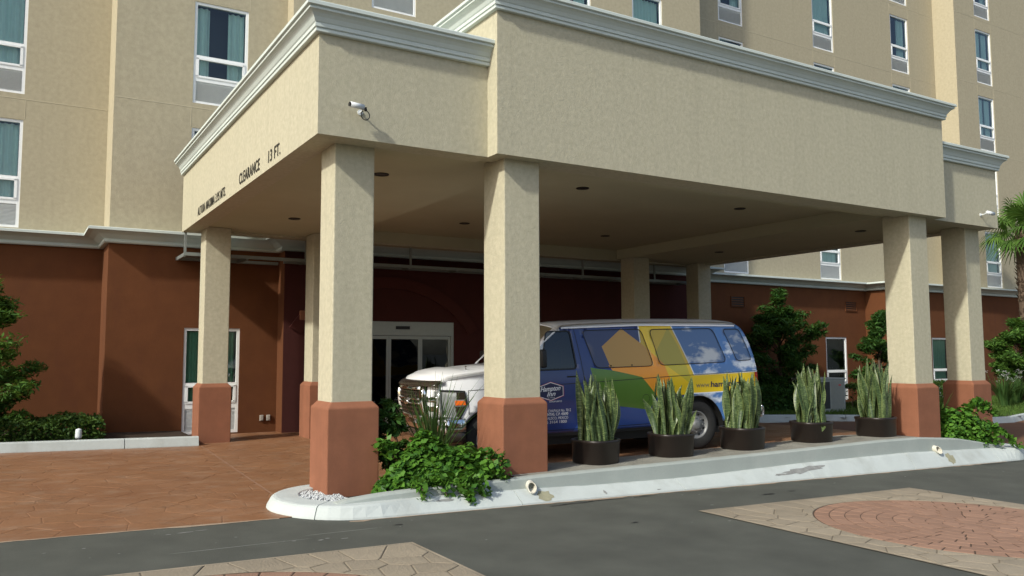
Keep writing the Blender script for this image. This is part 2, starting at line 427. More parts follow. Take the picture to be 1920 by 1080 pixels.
medallion(-3.38, .27, -5.50, -1.86, (-1.60, -3.65), 1.49, 'paved square cut off by the bottom edge of the photo', None)

# ------------------------------------------------------------------ traffic island with kerb and low wall
island = empty('traffic_island', (6, 0, 0), label='raised white kerbed island carrying the front columns and the planters', kind='structure'); IO = (6, 0, 0)
ZJ = [(-.4, .125), (.18, .124), (1.1, .121), (2.4, .09), (3.2, .057), (4.7, .031), (6.9, .056), (9.4, .047), (10.8, 0), (12.3, -.046), (13.4, -.08)]
ZT = [(.1, .128), (.17, .15), (.62, .186), (1.1, .198), (1.7, .206), (2.6, .218), (4.7, .222), (6.9, .238), (8.8, .26), (9.8, .25), (10.8, .185), (11.4, .10), (12.03, 0), (12.6, -.045)]
zj = lambda x: lerp_tab(ZJ, x); zt = lambda x: lerp_tab(ZT, x)
def arc(cx, cy, rx, ry, a0, a1, n): return [(cx+rx*math.cos(R(a0+(a1-a0)*k/n)), cy+ry*math.sin(R(a0+(a1-a0)*k/n))) for k in range(n+1)]
loop = arc(.45, .20, .84, .88, 90, 262, 20)                       # left nose, counter-clockwise from its back
loop += [(.5+k*.5, -.70) for k in range(23)]
loop += arc(12.1, .28, 1.18, .98, -84, 88, 20)
loop += [(11.9-k*.8, 1.0) for k in range(15)]
def kerb_piece(pts, name='kerbstone'):
    V = []; F = []
    n = len(pts)
    for k in range(n):
        i = loop_idx[pts[k]]; a = Vector(loop[i-1]); b = Vector(loop[(i+1) % len(loop)])
        d = (b-a).normalized(); inn = Vector((-d.y, d.x)); p = Vector(loop[i])
        front = p.y < .9
        sh = .005 if k == 0 else -.005 if k == n-1 else 0
        p = p+d*sh
        zb = (hA(p.x) if p.y < -.1 else min(hA(p.x), hD(p.x, max(p.y, 0))))-.03
        zt_ = zj(p.x) if front else max(zj(p.x), hD(p.x, 1.0)+.03)
        sl = .055+.115*min(sstep(.0, 1.2, p.x), 1-sstep(11.6, 12.6, p.x)) if p.y < 0 else .055
        for o_, z in ((0, zb), (.012, zb+.05), (sl, zt_-.02), (sl+.025, zt_-.004), (sl+.055, zt_), (.33, zt_), (.345, zt_-.012), (.35, zt_-.12)):
            q = p+inn*o_; V.append((q.x, q.y, z+ (random.uniform(-.002, .002) if .1 < o_ < .33 else 0)))
    q = 8
    for k in range(n-1):
        for j in range(q-1): F.append((k*q+j, (k+1)*q+j, (k+1)*q+j+1, k*q+j+1))
    F += [tuple(range(q)), tuple(range((n-1)*q+q-1, (n-1)*q-1, -1))]
    return mk(name, V, F, 'kerb', island, org=IO)
def resample(pts, step):
    out = []
    for i in range(len(pts)):
        a, b = Vector(pts[i]), Vector(pts[(i+1) % len(pts)]); n = max(1, round((b-a).length/step))
        out += [tuple(a.lerp(b, k/n)) for k in range(n)]
    return out
loop = resample(loop, .12); loop_idx = {p: i for i, p in enumerate(loop)}
L = 0; cur = [loop[0]]; target = 2.05
for i in range(1, len(loop)+1):
    p = loop[i % len(loop)]; L += (Vector(p)-Vector(cur[-1])).length; cur.append(p)
    if L > target or i == len(loop):
        # 8 mm joint: pull the ends in
        kerb_piece(cur); L = 0; cur = [p]; target = 2.3
# joints: thin dark gaps
# low wall on the kerb
V = []; F = []; nx = 130
for k in range(nx+1):
    x = .12+11.95*k/nx; t = zt(x)+random.uniform(-.0015, .0015); b = min(zj(x), t)-.06
    yo = -.455
    for y, z in ((yo-.012, b), (yo+.004, t-.02), (yo+.016, t-.005), (yo+.035, t), (-.33, t), (-.315, t-.01), (-.31, b)): V.append((x, y, z))
for k in range(nx):
    for j in range(6): F.append((k*7+j, (k+1)*7+j, (k+1)*7+j+1, k*7+j+1))
F += [tuple(range(7)), tuple(range(nx*7+6, nx*7-1, -1))]
mk('low_wall', V, F, 'islandwall', island, smooth=False, org=IO)
fl = sheet('island_floor', 2.3, 11.2, -.33, .68, .3, .2, lambda x, y: zt(x)-.012-.03*sstep(.2, .7, y), 'floor'); fl.parent = island; fl.location = (-6, 0, 0)
for a, b in ((-.2, 2.3), (11.2, 13.1)):
    s_ = sheet('planting_soil', a, b, -.5, .75, .2, .2, lambda x, y: zj(x)-.05, 'soil', inside=lambda x, y: (x > .25 and x < 12.3) or (math.hypot((x-.45)/.55, (y-.2)/.58) < 1 if x < 1 else math.hypot((x-12.1)/.9, (y-.28)/.72) < 1))
    s_.parent = island; s_.location = (-6, 0, 0)
# scuffs and oil spots on the road near the kerb
road = bpy.data.objects['asphalt_road']
mt['oil'] = rough_mat('dried_oil', (.022, .022, .02), .2, 6, 60, .8, .2); mt['fleck'] = rough_mat('paint_fleck', (.25, .255, .24), .1, 6, 60, .8, .2)
mt['stain'] = rough_mat('algae_stain', (.29, .28, .19), .15, 9, 60, .9, .2); mt['scuff'] = rough_mat('tyre_scuff', (.24, .245, .235), .2, 12, 60, .9, .2); mt['sand'] = rough_mat('gutter_dust', (.30, .235, .17), .2, 7, 60, .95, .3)
def blob(b, cx, cy, rx, ry, ang, hz, n=14, i=0, jag=.35):
    ca, sa = math.cos(ang), math.sin(ang); V = []
    for k in range(n):
        a = 2*math.pi*k/n; q = 1+random.uniform(-jag, jag); x, y = rx*q*math.cos(a), ry*q*math.sin(a); X, Y = cx+x*ca-y*sa, cy+x*sa+y*ca; V.append((X, Y, hz(X, Y)))
    return b.add(V, [tuple(range(n))], i)
hr = lambda x, y: hA(x)+.003
b = MB()
for x, y, rx, ry in ((2.75, -.83, .28, .022), (3.2, -.80, .22, .016), (2.45, -.86, .10, .02), (3.7, -.80, .2, .012), (11.2, -.80, .45, .02), (11.9, -.78, .3, .014), (5.2, -1.35, .10, .035), (5.7, -1.3, .06, .03), (2.6, -2.0, .05, .02), (.5, -1.05, .05, .02)): blob(b, x, y, rx, ry, random.uniform(-.05, .05), hr, 18, 0, .5)
b.out('oil_stain', 'oil', road)['kind'] = 'stuff'
b = MB()
for k in range(60):
    x, y = random.uniform(-2.5, 12), random.choice((-.35-random.random()*1.5 if False else -.78-random.random()**2*2.6,)); r = random.uniform(.003, .010)
    if x < -.4: y = random.uniform(-1.7, -.3)
    blob(b, x, y, r*2, r, random.uniform(-.3, .3), hr, 6)
for x, y, rx, ry in ((-1.30, -.52, .07, .014), (-1.16, -.49, .05, .01), (-1.45, -.55, .03, .01), (-.35, -1.37, .03, .015), (-.28, -1.33, .02, .012), (-1.05, -1.30, .55, .006), (-.1, -1.12, .4, .005), (-.15, -1.40, .04, .008)): blob(b, x, y, rx, ry, .05, hr, 12)
b.out('paint_flecks', 'fleck', road)['kind'] = 'stuff'
b = MB(); V = []                                                   # dust gathered along the foot of the kerb
for k in range(96):
    x = .15+11.6*k/95; V += [(x, -.69, hr(x, 0)+.001), (x, -.715-random.random()**2*.05, hr(x, 0))]
b.add(V, [(2*k, 2*k+1, 2*k+3, 2*k+2) for k in range(95)]); b.out('gutter_dust', 'sand', road)['kind'] = 'stuff'
b = MB(); V = []
for k in range(60):
    x = -9+8.6*k/59; V += [(x, PAVE_Y+.004, hr(x, 0)+.004), (x, PAVE_Y-.008-random.random()**2*.05, hr(x, 0))]
b.add(V, [(2*k, 2*k+1, 2*k+3, 2*k+2) for k in range(59)]); b.out('edge_dust', 'sand', road)['kind'] = 'stuff'
# stains on the sloping kerb face (pipe run-off, tyre scuffs) and the straight joint across the drive
def kface(x, s_): zb = hA(x)+.02; return (x, -.688+.158*s_, zb+(zj(x)-.02-zb)*s_+.0035)
def kblob(b, x, s_, rx, rs, n=16, jag=.3, tilt=0.):
    V = []
    for k in range(n):
        a = 2*math.pi*k/n; q = 1+random.uniform(-jag, jag); xx = rx*q*math.cos(a); V.append(kface(x+xx, min(.97, max(.03, s_+rs*q*math.sin(a)+tilt*xx))))
    return b.add(V, [tuple(range(n))])
b = MB(); kblob(b, 2.47, .5, .10, .46); kblob(b, 10.3, .5, .10, .46); x_ = b.out('run_off_stain', 'stain', island, loc=(-6, 0, 0)); x_['kind'] = 'stuff'
b = MB(); kblob(b, 6.75, .62, .42, .20, 22, .35, .25); kblob(b, 6.3, .45, .12, .08, 12, .4); kblob(b, .62, .32, .05, .10); kblob(b, .9, .85, .12, .07); kblob(b, 1.25, .80, .10, .10); kblob(b, 4.1, .2, .03, .05); kblob(b, 3.3, .4, .02, .2); x_ = b.out('tyre_scuff', 'scuff', island, loc=(-6, 0, 0)); x_['kind'] = 'stuff'
b = MB(); V = []
for k in range(30):
    y = 1.15+(6.95-1.15)*k/29; xx = -.08+.30*k/29; V += [(xx-.008, y, hD(xx, y)+.0115), (xx+.008, y, hD(xx, y)+.0115)]
b.add(V, [(2*k, 2*k+1, 2*k+3, 2*k+2) for k in range(29)]); b.out('control_joint', 'brick', drive)
g = MB()
for k in range(1500):
    x, y = rng.uniform(-.2, .36), rng.uniform(-.34, .62)
    if math.hypot((x-.45)/.58, (y-.2)/.62) > .95: continue
    r = rng.uniform(.008, .019); z = .092+rng.uniform(0, .022)
    a = rng.uniform(0, 6); V = [(x+r*math.cos(a+q*1.57)*rng.uniform(.7, 1.1), y+r*math.sin(a+q*1.57)*rng.uniform(.7, 1.1), z+rng.uniform(-.3, .3)*r) for q in range(4)]
    V += [(x+rng.uniform(-.3, .3)*r, y+rng.uniform(-.3, .3)*r, z+r*.8), (x, y, z-r)]
    g.add(V, [(0, 1, 4), (1, 2, 4), (2, 3, 4), (3, 0, 4), (1, 0, 5), (2, 1, 5), (3, 2, 5), (0, 3, 5)])
tag(g.out('white_gravel', 'gravel'), 'loose white gravel in the rounded left end of the island', 'gravel', kind='stuff')

# ------------------------------------------------------------------ hotel building
HO = (6.6, 9.2, 0)
hotel = empty('hotel_building', HO, label='beige hotel with reddish brown ground floor behind the canopy', cat='hotel')
ZTOP = 17.5; WW, WH = 1.09, 2.15; ROW = [4.1+2.67*k for k in range(5)]
def wall_panel(name, mat, Y, x0, x1, z0, z1, holes, depth=.13):
    """front wall with real openings, their reveals, and a dark room behind each"""
    xs_ = sorted({x0, x1, *[h[0] for h in holes], *[h[1] for h in holes]}); xs_ = [x for x in xs_ if x0 <= x <= x1]
    zs_ = sorted({z0, z1, *[h[2] for h in holes], *[h[3] for h in holes]}); zs_ = [z for z in zs_ if z0 <= z <= z1]
    b = MB()
    for xa, xb in zip(xs_, xs_[1:]):
        for za, zb in zip(zs_, zs_[1:]):
            if any(h[0] <= (xa+xb)/2 <= h[1] and h[2] <= (za+zb)/2 <= h[3] for h in holes): continue
            b.add([(xa, Y, za), (xb, Y, za), (xb, Y, zb), (xa, Y, zb)], [(0, 1, 2, 3)])
    for xa, xb, za, zb in holes:
        d = Y+depth; D = Y+.32
        b.add([(xa, Y, za), (xb, Y, za), (xb, Y, zb), (xa, Y, zb), (xa, d, za), (xb, d, za), (xb, d, zb), (xa, d, zb)], [(0, 4, 5, 1), (1, 5, 6, 2), (2, 6, 7, 3), (3, 7, 4, 0)])
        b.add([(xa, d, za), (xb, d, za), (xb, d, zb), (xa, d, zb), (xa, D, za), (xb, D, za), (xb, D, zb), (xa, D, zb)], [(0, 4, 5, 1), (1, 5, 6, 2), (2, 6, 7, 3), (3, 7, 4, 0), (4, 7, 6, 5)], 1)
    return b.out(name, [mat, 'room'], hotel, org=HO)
# shared window meshes (origin: lower left corner on the wall plane; y goes into the wall)
def win_frame(w_, h, zs_, y0=.02, y1=.10):
    f = MB(); e = .055
    f.box(0, e, y0, y1, 0, h); f.box(w_-e, w_, y0, y1, 0, h)
    z_up0, z_lo1, z_lo0, z_g1, z_g0 = zs_
    for a, b in ((0, z_g0), (z_g1, z_lo0), (z_lo1, z_up0), (h-e, h)):
        f.box(e, w_-e, y0+.002, y1, a, b)
    f.box(e, e+.05, y0-.012, y1-.01, z_lo0, z_lo1); f.box(w_-e-.05, w_-e, y0-.012, y1-.01, z_lo0, z_lo1)   # vent sash
    f.box(e, w_-e, y0-.012, y1-.01, z_lo1-.03, z_lo1+.012); f.box(e, w_-e, y0-.012, y1-.01, z_lo0-.012, z_lo0+.03)
    return f
def win_set(w_, h, zs_):
    z_up0, z_lo1, z_lo0, z_g1, z_g0 = zs_; e = .055
    d = {}
    f = win_frame(w_, h, zs_); d['frame'] = mesh('window', f.V, f.F, 'white')
    d['up'] = mesh('pane', [(e, .06, z_up0), (w_-e, .06, z_up0), (w_-e, .06, h-e), (e, .06, h-e)], [(0, 1, 2, 3)], 'pane')
    d['lo'] = mesh('pane', [(e+.05, .045, z_lo0+.03), (w_-e-.05, .045, z_lo0+.03), (w_-e-.05, .045, z_lo1-.03), (e+.05, .045, z_lo1-.03)], [(0, 1, 2, 3)], 'pane')
    b = MB(); b.box(e, w_-e, .085, .095, z_g0, z_g1); k = z_g0+.014
    while k < z_g1-.02:
        b.add([(e, .03, k), (w_-e, .03, k), (w_-e, .075, k+.016), (e, .075, k+.016), (e, .032, k-.004), (w_-e, .032, k-.004)], [(0, 1, 2, 3), (4, 5, 1, 0)]); k += .026
    d['grille'] = mesh('louvre_grille', b.V, b.F, 'louvre')
    for kind, spans in (('both', ((0, .28), (.66, 1))), ('full', ((0, 1),)), ('left', ((0, .45),)), ('right', ((.5, 1),)), ('wide', ((0, .52), (.60, 1)))):
        V = []; F = []
        for a, b_ in spans:
            n = max(6, int((b_-a)*40)); s0 = len(V)
            for i in range(n+1):
                x = e+.01+(w_-2*e-.02)*(a+(b_-a)*i/n); y = .175+.035*math.sin(i*1.35+a*9)+.012*math.sin(i*.7)
                V += [(x, y, z_lo0+.02), (x, y, h-e-.01)]
            F += [(s0+2*i, s0+2*i+2, s0+2*i+3, s0+2*i+1) for i in range(n)]
        for cm in ('curtain', 'curtain2'): d[kind+cm] = mesh('curtain', V, F, cm, smooth=True)
    return d
ZUP = (WH*.575, WH*.545, WH*.34, WH*.265, WH*.04)
WU = win_set(WW, WH, (1.02, .96, .56, .47, .05))
WG = win_set(1.09, 2.12, (1.02, .96, .62, .50, .06))
def put_window(ws, x, Y, z, cur, cm='curtain', pane=None):
    loc = (x-HO[0], Y-HO[1], z-HO[2])
    wdw = link('window', ws['frame'], hotel, loc)
    for nm, key in (('pane', 'up'), ('pane', 'lo'), ('louvre_grille', 'grille')):
        link(nm, ws[key], wdw)
    if cur: link('curtain', ws[cur+cm], wdw)
    return wdw
YL, YB, YC, YR, YRB = 10.2, 9.06, 8.62, 9.7, 8.85
XA, XB, XC, XD, XE = -1.18, 2.19, 14.1, 27.6, 22.75
cols = [  # block Y, window left edges, first x, last x
    (YL, [-3.77, -7.6], -16, XA), (YB, [.27], XA, XB), (YC, [3.96, 6.5, 9.04, 11.55], XB, XC),
    (YR, [15.95, 20.45, 24.85], XC, XD), (YRB, [29.0, 33.5, 38], XD, 46)]
kinds = ['both', 'full', 'right', 'wide', 'full', 'left', 'both', 'wide']
kk = 0
for Y, wx, x0, x1 in cols:
    holes = []
    for x in wx:
        for r in ROW:
            holes.append((x, x+WW, r, r+WH))
    wall_panel('upper_wall', 'beige', Y, x0, x1, 4.0, ZTOP, holes)
    bd = MB()
    for r in ROW[1:]:
        z = r-.10
        bd.box(x0+.02, x1-.02, Y-.004, Y+.02, z-.008, z+.008)
        for x in wx:
            for xx in (x-.02, x+WW+.02): bd.box(xx-.006, xx+.006, Y-.0035, Y+.02, r-2.67+WH+.02, z-.010)
    bd.out('stucco_joint', 'bead', hotel, org=HO)
    for x in wx:
        for j, r in enumerate(ROW):
            cu = {(-3.77, 1): 'full', (.27, 1): 'both', (.27, 0): 'full', (24.85, 3): 'right', (29.0, 3): 'wide', (29.0, 2): 'wide', (29.0, 0): 'full', (20.45, 3): 'full', (20.45, 0): 'full', (11.55, 2): 'full'}.get((x, j), kinds[kk % 8]); kk += 1
            put_window(WU, x, Y, r, cu)
def ret(name, mat, x, ya, yb, z0, z1):
    mk(name, [(x, ya, z0), (x, yb, z0), (x, yb, z1), (x, ya, z1)], [(0, 1, 2, 3)], mat, hotel, org=HO)
for x, ya, yb in ((XA, YB, YL), (XB, YC, YB), (XC, YC, YR), (XD, YRB, YR)): ret('upper_return', 'beige', x, ya, yb, 4.0, ZTOP)
ret('upper_return', 'beige', 46, YRB, 12, -.6, ZTOP); ret('upper_return', 'beige', -16, YL, 12, -.6, ZTOP)
# ground floor walls
g0 = -.7; g1 = 3.99
gh = {YB: [(.235, 1.325, .03, 2.15)], YR: [(20.6, 21.69, .03, 2.15)], YRB: [(25.3, 26.39, .03, 2.15), (32.2, 33.29, .03, 2.15)]}
DX0, DX1, DZ = 2.85, 6.07, 2.34
wall_panel('base_wall', 'wallred', YL, -16, XA, g0, g1, [])
wall_panel('base_wall', 'wallred', YB, XA, XB-.09, g0, g1, gh[YB])
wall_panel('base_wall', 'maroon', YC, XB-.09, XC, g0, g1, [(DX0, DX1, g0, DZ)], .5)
wall_panel('base_wall', 'wallred', YR, XC, XE, g0, g1, gh[YR])
wall_panel('base_wall', 'wallred', YRB+.03, XE, 46, g0, g1, gh[YRB])
for x, ya, yb in ((XA, YB, YL), (XB-.09, YC, YB), (XC, YC, YR), (XE, YRB+.03, YR)): ret('base_return', 'wallred', x, ya, yb, g0, g1)
put_window(WG, .235, YB, .03, 'wide', 'curtain2'); put_window(WG, 20.6, YR, .03, None); put_window(WG, 25.3, YRB+.03, .03, 'full', 'curtain2'); put_window(WG, 32.2, YRB+.03, .03, 'full')
mk('roof_ledge', [(XE-.1, YRB, 3.995), (XD+.1, YRB, 3.995), (XD+.1, YR, 3.995), (XE-.1, YR, 3.995)], [(0, 1, 2, 3)], 'trim', hotel, org=HO)
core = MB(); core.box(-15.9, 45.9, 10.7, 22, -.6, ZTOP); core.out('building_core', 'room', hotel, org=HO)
# band course between red base and beige walls
band = [(0, 0), (.08, 0), (.10, .02), (.10, .055), (.085, .06), (.09, .075), (.13, .10), (.20, .15), (.30, .19), (.36, .20), (.385, .205), (.385, .25), (.36, .262), (0, .268)]
path = [(-16, YL), (XA, YL), (XA, YB), (XB-.09, YB), (XB-.09, YC), (XC, YC), (XC, YR), (XE, YR), (XE, YRB+.03), (46, YRB+.03)]
b = MB(); sweep(b, [(x, y, 3.77) for x, y in path], band); b.out('band_course', 'trim', hotel, org=HO)
# entrance doors
f = MB(); Yd = YC+.02
zb = -.02
f.box(DX0, DX1, Yd, Yd+.10, 2.03, DZ); f.box(DX0, DX0+.07, Yd, Yd+.1, zb, 2.03); f.box(DX1-.07, DX1, Yd, Yd+.1, zb, 2.03)
dr = f.out('sliding_door', 'alu', hotel, org=HO)
b = MB(); b.box(4.62, 4.95, Yd-.03, Yd, 2.17, 2.24); b.out('door_sensor', 'black', dr, org=HO)
lw = (DX1-DX0-.14)/4
for k in range(4):
    xa = DX0+.07+lw*k+.004; xb = xa+lw-.008; yy = Yd+.02 if k in (0, 3) else Yd-.0
    l = MB(); e = .05
    l.box(xa, xa+e, yy+.01, yy+.05, .02, 2.02); l.box(xb-e, xb, yy+.01, yy+.05, .02, 2.02); l.box(xa+e, xb-e, yy+.012, yy+.05, .02, .12); l.box(xa+e, xb-e, yy+.012, yy+.05, 1.95, 2.02)
    l.out('door_leaf', 'alu', dr, org=HO)
    mk('door_pane', [(xa+e, yy+.03, .12), (xb-e, yy+.03, .12), (xb-e, yy+.03, 1.95), (xa+e, yy+.03, 1.95)], [(0, 1, 2, 3)], 'darkglass', dr, org=HO)
# shallow arch moulding over the doors
b = MB(); n = 24; V = []
for k in range(n+1):
    a = R(150-120*k/n); cx, cz = 4.45, 1.75-.72
    for r_, y in ((2.05, YC), (2.05, YC-.05), (2.3, YC-.05), (2.3, YC)): V.append((cx+r_*math.cos(a)*1.12, y, cz+r_*math.sin(a)))
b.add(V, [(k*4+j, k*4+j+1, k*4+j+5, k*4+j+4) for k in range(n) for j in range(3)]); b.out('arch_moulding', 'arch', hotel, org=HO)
# vents, outlets, wall lamp on the base walls
def wall_vent(x, Y, z):
    b = MB(); wv, hv = .56, .30
    b.box(x, x+wv, Y-.004, Y, z, z+hv, 1)
    for k in range(4): b.add([(x+.02, Y-.03, z+.02+k*.07), (x+wv-.02, Y-.03, z+.02+k*.07), (x+wv-.02, Y-.006, z+.050+k*.07), (x+.02, Y-.006, z+.050+k*.07)], [(0, 1, 2, 3)])
    b.box(x-.02, x, Y-.03, Y, z-.02, z+hv+.02); b.box(x+wv, x+wv+.02, Y-.03, Y, z-.02, z+hv+.02); b.box(x, x+wv, Y-.03, Y, z+hv, z+hv+.02); b.box(x, x+wv, Y-.03, Y, z-.02, z)
    b.out('wall_vent', ['wallred', 'black'], hotel, org=HO)
wall_vent(21.68, YR, 3.06); wall_vent(16.2, YR, 3.06)
b = MB(); b.box(18.5, 18.68, YR-.10, YR, 2.68, 2.93); bevel(b.out('wall_lamp', 'pier', hotel, org=HO), .02)
b = MB(); b.box(2.42, 2.58, YC-.10, YC, 2.33, 2.53); bevel(b.out('wall_lamp', 'pier', hotel, org=HO), .02)
for x in (1.76, 1.90):
    b = MB(); b.box(x, x+.075, YB-.035, YB, .24, .36); b.box(x+.01, x+.065, YB-.045, YB-.035, .255, .345); bevel(b.out('outlet_cover', 'boxgrey', hotel, org=HO), .006)

# ------------------------------------------------------------------ entrance canopy
CO = (6.6, 4, 0)
can = empty('entrance_canopy', CO, label='cream stucco entrance canopy on eight red based columns over the drive', cat='canopy')
W, D, A_, B_, PJ = 13.2, 8.19, 2.08, 11.12, .23
ZBt, ZS, ZR, ZW, ZC = 3.95, 3.985, 4.22, 5.07, 5.70
TH = .30
def fascia(V4, name='fascia'): pass
b = MB()
# wing fascia: outer ring walls (front pieces, sides, back) as boxes butted together
b.box(0, TH, 0, D, ZBt, ZW+.25)
b.box(TH, A_, 0, TH, ZBt+.0, ZW+.25)
b.out('left_fascia', 'cream', can, org=CO)
b = MB(); b.box(W-TH, W, 0, D, ZBt, ZW+.25); b.box(B_, W-TH, 0, TH, ZBt, ZW+.25); b.out('right_fascia', 'cream', can, org=CO)
b = MB(); b.box(A_, B_, -PJ, TH-.1, ZBt-.003, ZC+.24); b.box(A_, A_+TH, TH-.1, D-TH, ZW, ZC+.24); b.box(B_-TH, B_, TH-.1, D-TH, ZW, ZC+.24)
b.out('centre_fascia', 'cream', can, org=CO)
b = MB(); b.box(TH, W-TH, D-TH, D, ZBt+.0, ZC+.2); b.out('rear_fascia', 'cream', can, org=CO)
# soffit and recessed panels
def recess(mb, x0, x1, y0, y1, z0, z1):
    mb.add([(x0, y0, z0), (x1, y0, z0), (x1, y1, z0), (x0, y1, z0), (x0, y0, z1), (x1, y0, z1), (x1, y1, z1), (x0, y1, z1)], [(0, 4, 5, 1), (1, 5, 6, 2), (2, 6, 7, 3), (3, 7, 4, 0), (4, 7, 6, 5)])
b = MB()
X0, X1, Y0, Y1 = TH, W-TH, TH-.1, D-TH
recs = [(2.9, 10.3, .45, Y1-.02, ZS, ZR)]
xs_ = sorted({X0, X1, *[r[0] for r in recs], *[r[1] for r in recs]}); ys_ = sorted({Y0, Y1, *[r[2] for r in recs], *[r[3] for r in recs]})
for xa, xb in zip(xs_, xs_[1:]):
    for ya, yb in zip(ys_, ys_[1:]):
        if any(r[0] < (xa+xb)/2 < r[1] and r[2] < (ya+yb)/2 < r[3] for r in recs): continue
        b.add([(xa, ya, ZS), (xa, yb, ZS), (xb, yb, ZS), (xb, ya, ZS)], [(0, 1, 2, 3)])
for r in recs: recess(b, *r)
b.out('soffit', 'cream_ceiling', can, org=CO)
b = MB(); b.box(TH, A_, TH, D-TH, ZW+.1, ZW+.2); b.box(B_, W-TH, TH, D-TH, ZW+.1, ZW+.2); b.box(A_, B_, TH, D-TH, ZC+.05, ZC+.15); b.out('roof_deck', 'trim', can, org=CO)
# cornices
cor = [(0, 0), (.045, .0), (.05, .005), (.05, .036), (.042, .040), (.055, .047), (.062, .050), (.062, .085), (.058, .092), (.07, .105), (.09, .145), (.115, .175), (.135, .19), (.15, .196), (.155, .20), (.155, .222), (.148, .226), (.165, .234), (.18, .238), (.18, .275), (.17, .285), (0, .29)]
sc = lambda p, kx, kz: [(x*kx, z*kz) for x, z in p]
def cornice(path_, z, prof):
    b = MB(); sweep(b, [(x, y, z) for x, y in path_], prof); return b.out('cornice', 'trim', can, org=CO)
# 'out' is to the right of travel: walk so that the outside is on the right
cornice([(0, D+.0), (0, 0), (A_-.0005, 0)], ZW-.02, cor)
cornice([(B_+.0005, 0), (W, 0), (W, D)], ZW-.02, cor)
cornice([(A_, D-.3), (A_, -PJ), (B_, -PJ), (B_, D-.3)], ZC-.02, sc(cor, 1, .93))
# columns
def column(x, y, s_, label=None):
    c = MB(); c.box(x, x+s_, y, y+s_, 1.06, ZS-.002+.0)
    o = c.out('column', 'cream', can, org=CO); bevel(o, .012)
    p = MB(); e = .062; z = -.45; V = []
    for zz, g in ((z, e), (1.02, e), (1.088, .003)):
        V += [(x-g, y-g, zz), (x+s_+g, y-g, zz), (x+s_+g, y+s_+g, zz), (x-g, y+s_+g, zz)]
    p.add(V, [(k*4+j, k*4+(j+1) % 4, k*4+4+(j+1) % 4, k*4+4+j) for k in range(2) for j in range(4)]+[(8, 9, 10, 11)])
    pp = mk('column_base', [(a-CO[0], b_-CO[1], c_-CO[2]) for a, b_, c_ in p.V], p.F, 'pier', o); bevel(pp, .014)
C1, C2, C3, C4, SW, SC, YWf, YCf, YBW, YBC = .294, 2.274, 10.304, 12.651, .471, .503, .294, -.059, 7.43, 7.225
for x, y, s_ in ((C1, YWf, SW), (C2, YCf, SC), (C3, YCf, SC), (C4-.06, YWf, SW), (C1, YBW, SW-.015), (C2, YBC, SC), (C3, YBC, SC), (C4, YBW-.0, SW-.02)): column(x, y, s_)
# recessed downlights
for x, y, z in ((1.40, 1.66, ZS), (1.45, 5.75, ZS), (4.93, 1.98, ZR), (4.95, 6.0, ZR), (8.47, 5.98, ZR), (8.47, 2.02, ZR), (11.4, 1.66, ZS), (11.42, 5.45, ZS)):
    b = MB(); b.lathe([(.105, z-.001), (.105, z-.010), (.09, z-.012), (.085, z-.004)], 24, (x, y, 0)); b.lathe([(.085, z-.0035), (.001, z-.0035)], 24, (x, y, 0), i=1)
    b.out('downlight', ['black', 'black'], can, org=CO)
# raised lettering on the left fascia
def text_mesh(body, height, depth=0., shear=0., bold=0., spacing=1.):
    cu = bpy.data.curves.new('text', 'FONT'); cu.body = body; cu.size = 1; cu.extrude = depth/ max(height, .001)*.7; cu.shear = shear; cu.offset = bold; cu.space_character = spacing
    o = bpy.data.objects.new('text', cu); COL.objects.link(o)
    dg = bpy.context.evaluated_depsgraph_get(); dg.update(); me = bpy.data.meshes.new_from_object(o.evaluated_get(dg))
    V = [v.co.copy() for v in me.vertices]; F = [tuple(p.vertices) for p in me.polygons]
    bpy.data.objects.remove(o); bpy.data.meshes.remove(me); bpy.data.curves.remove(cu)
    x0 = min(v.x for v in V); x1 = max(v.x for v in V); y1 = max(v.y for v in V if True); y0 = min(0, 0)
    return [((v.x-x0)/(x1-x0), v.y/.7*height, v.z) for v in V], F
for body, ya, yb, hh in (('ALTURA MAXIMA 3.95 MTS.', 6.62, 4.43, .145), ('CLEARANCE', 3.54, 2.40, .155), ('13 FT.', 1.965, 1.42, .15)):
    V, F = text_mesh(body, hh, .012, bold=.012, spacing=1.1)
    tag(mk('lettering', [(-.006+z*.02, ya+(yb-ya)*x, 4.032+y) for x, y, z in V], F, 'letter', can, org=CO), kind='stuff')

# ------------------------------------------------------------------ glass awning between canopy and wall
AO = (6.5, 8.3, 3.5)
aw = empty('entrance_awning', AO, label='grey steel framed awning hung behind the canopy over the hotel doors', cat='awning')
ax0, ax1, ya, yb, az = .03, 12.95, 8.10, 9.10, 3.53
def yb_(x): return 9.18 if x < XB-.12 else 8.57
b = MB(); b.box(ax0, ax1, ya, ya+.05, az-.03, az+.035); b.out('front_rail', 'steel', aw, org=AO)
b = MB(); b.box(ax0, XB-.13, YB-.09, YB-.03, az-.03, az+.03); b.box(XB-.13, ax1, YC-.09, YC-.03, az-.03, az+.03); b.out('rear_rail', 'steel', aw, org=AO)
n = 11
for k in range(n+1):
    x = ax0+(ax1-ax0-.05)*k/n; ye = (YB-.09 if x < XB-.2 else YC-.09)
    b = MB(); b.box(x, x+.05, ya+.06, ye, az-.045, az+.02); b.out('cross_bar', 'steel', aw, org=AO)
    if k < n:
        x2 = ax0+(ax1-ax0-.05)*(k+1)/n; yq = YB-.09 if x2 < XB else YC-.09
        mk('roof_panel', [(x+.05, ya+.06, az+.024), (x2, ya+.06, az+.024), (x2, yq, az+.022), (x+.05, yq, az+.022)], [(0, 1, 2, 3)], 'frost', aw, org=AO)
    if k % 2 == 0:
        b = MB(); b.box(x+.005, x+.045, ya+.005, ya+.045, az+.04, ZBt+.002); b.out('hanger', 'steel', aw, org=AO)

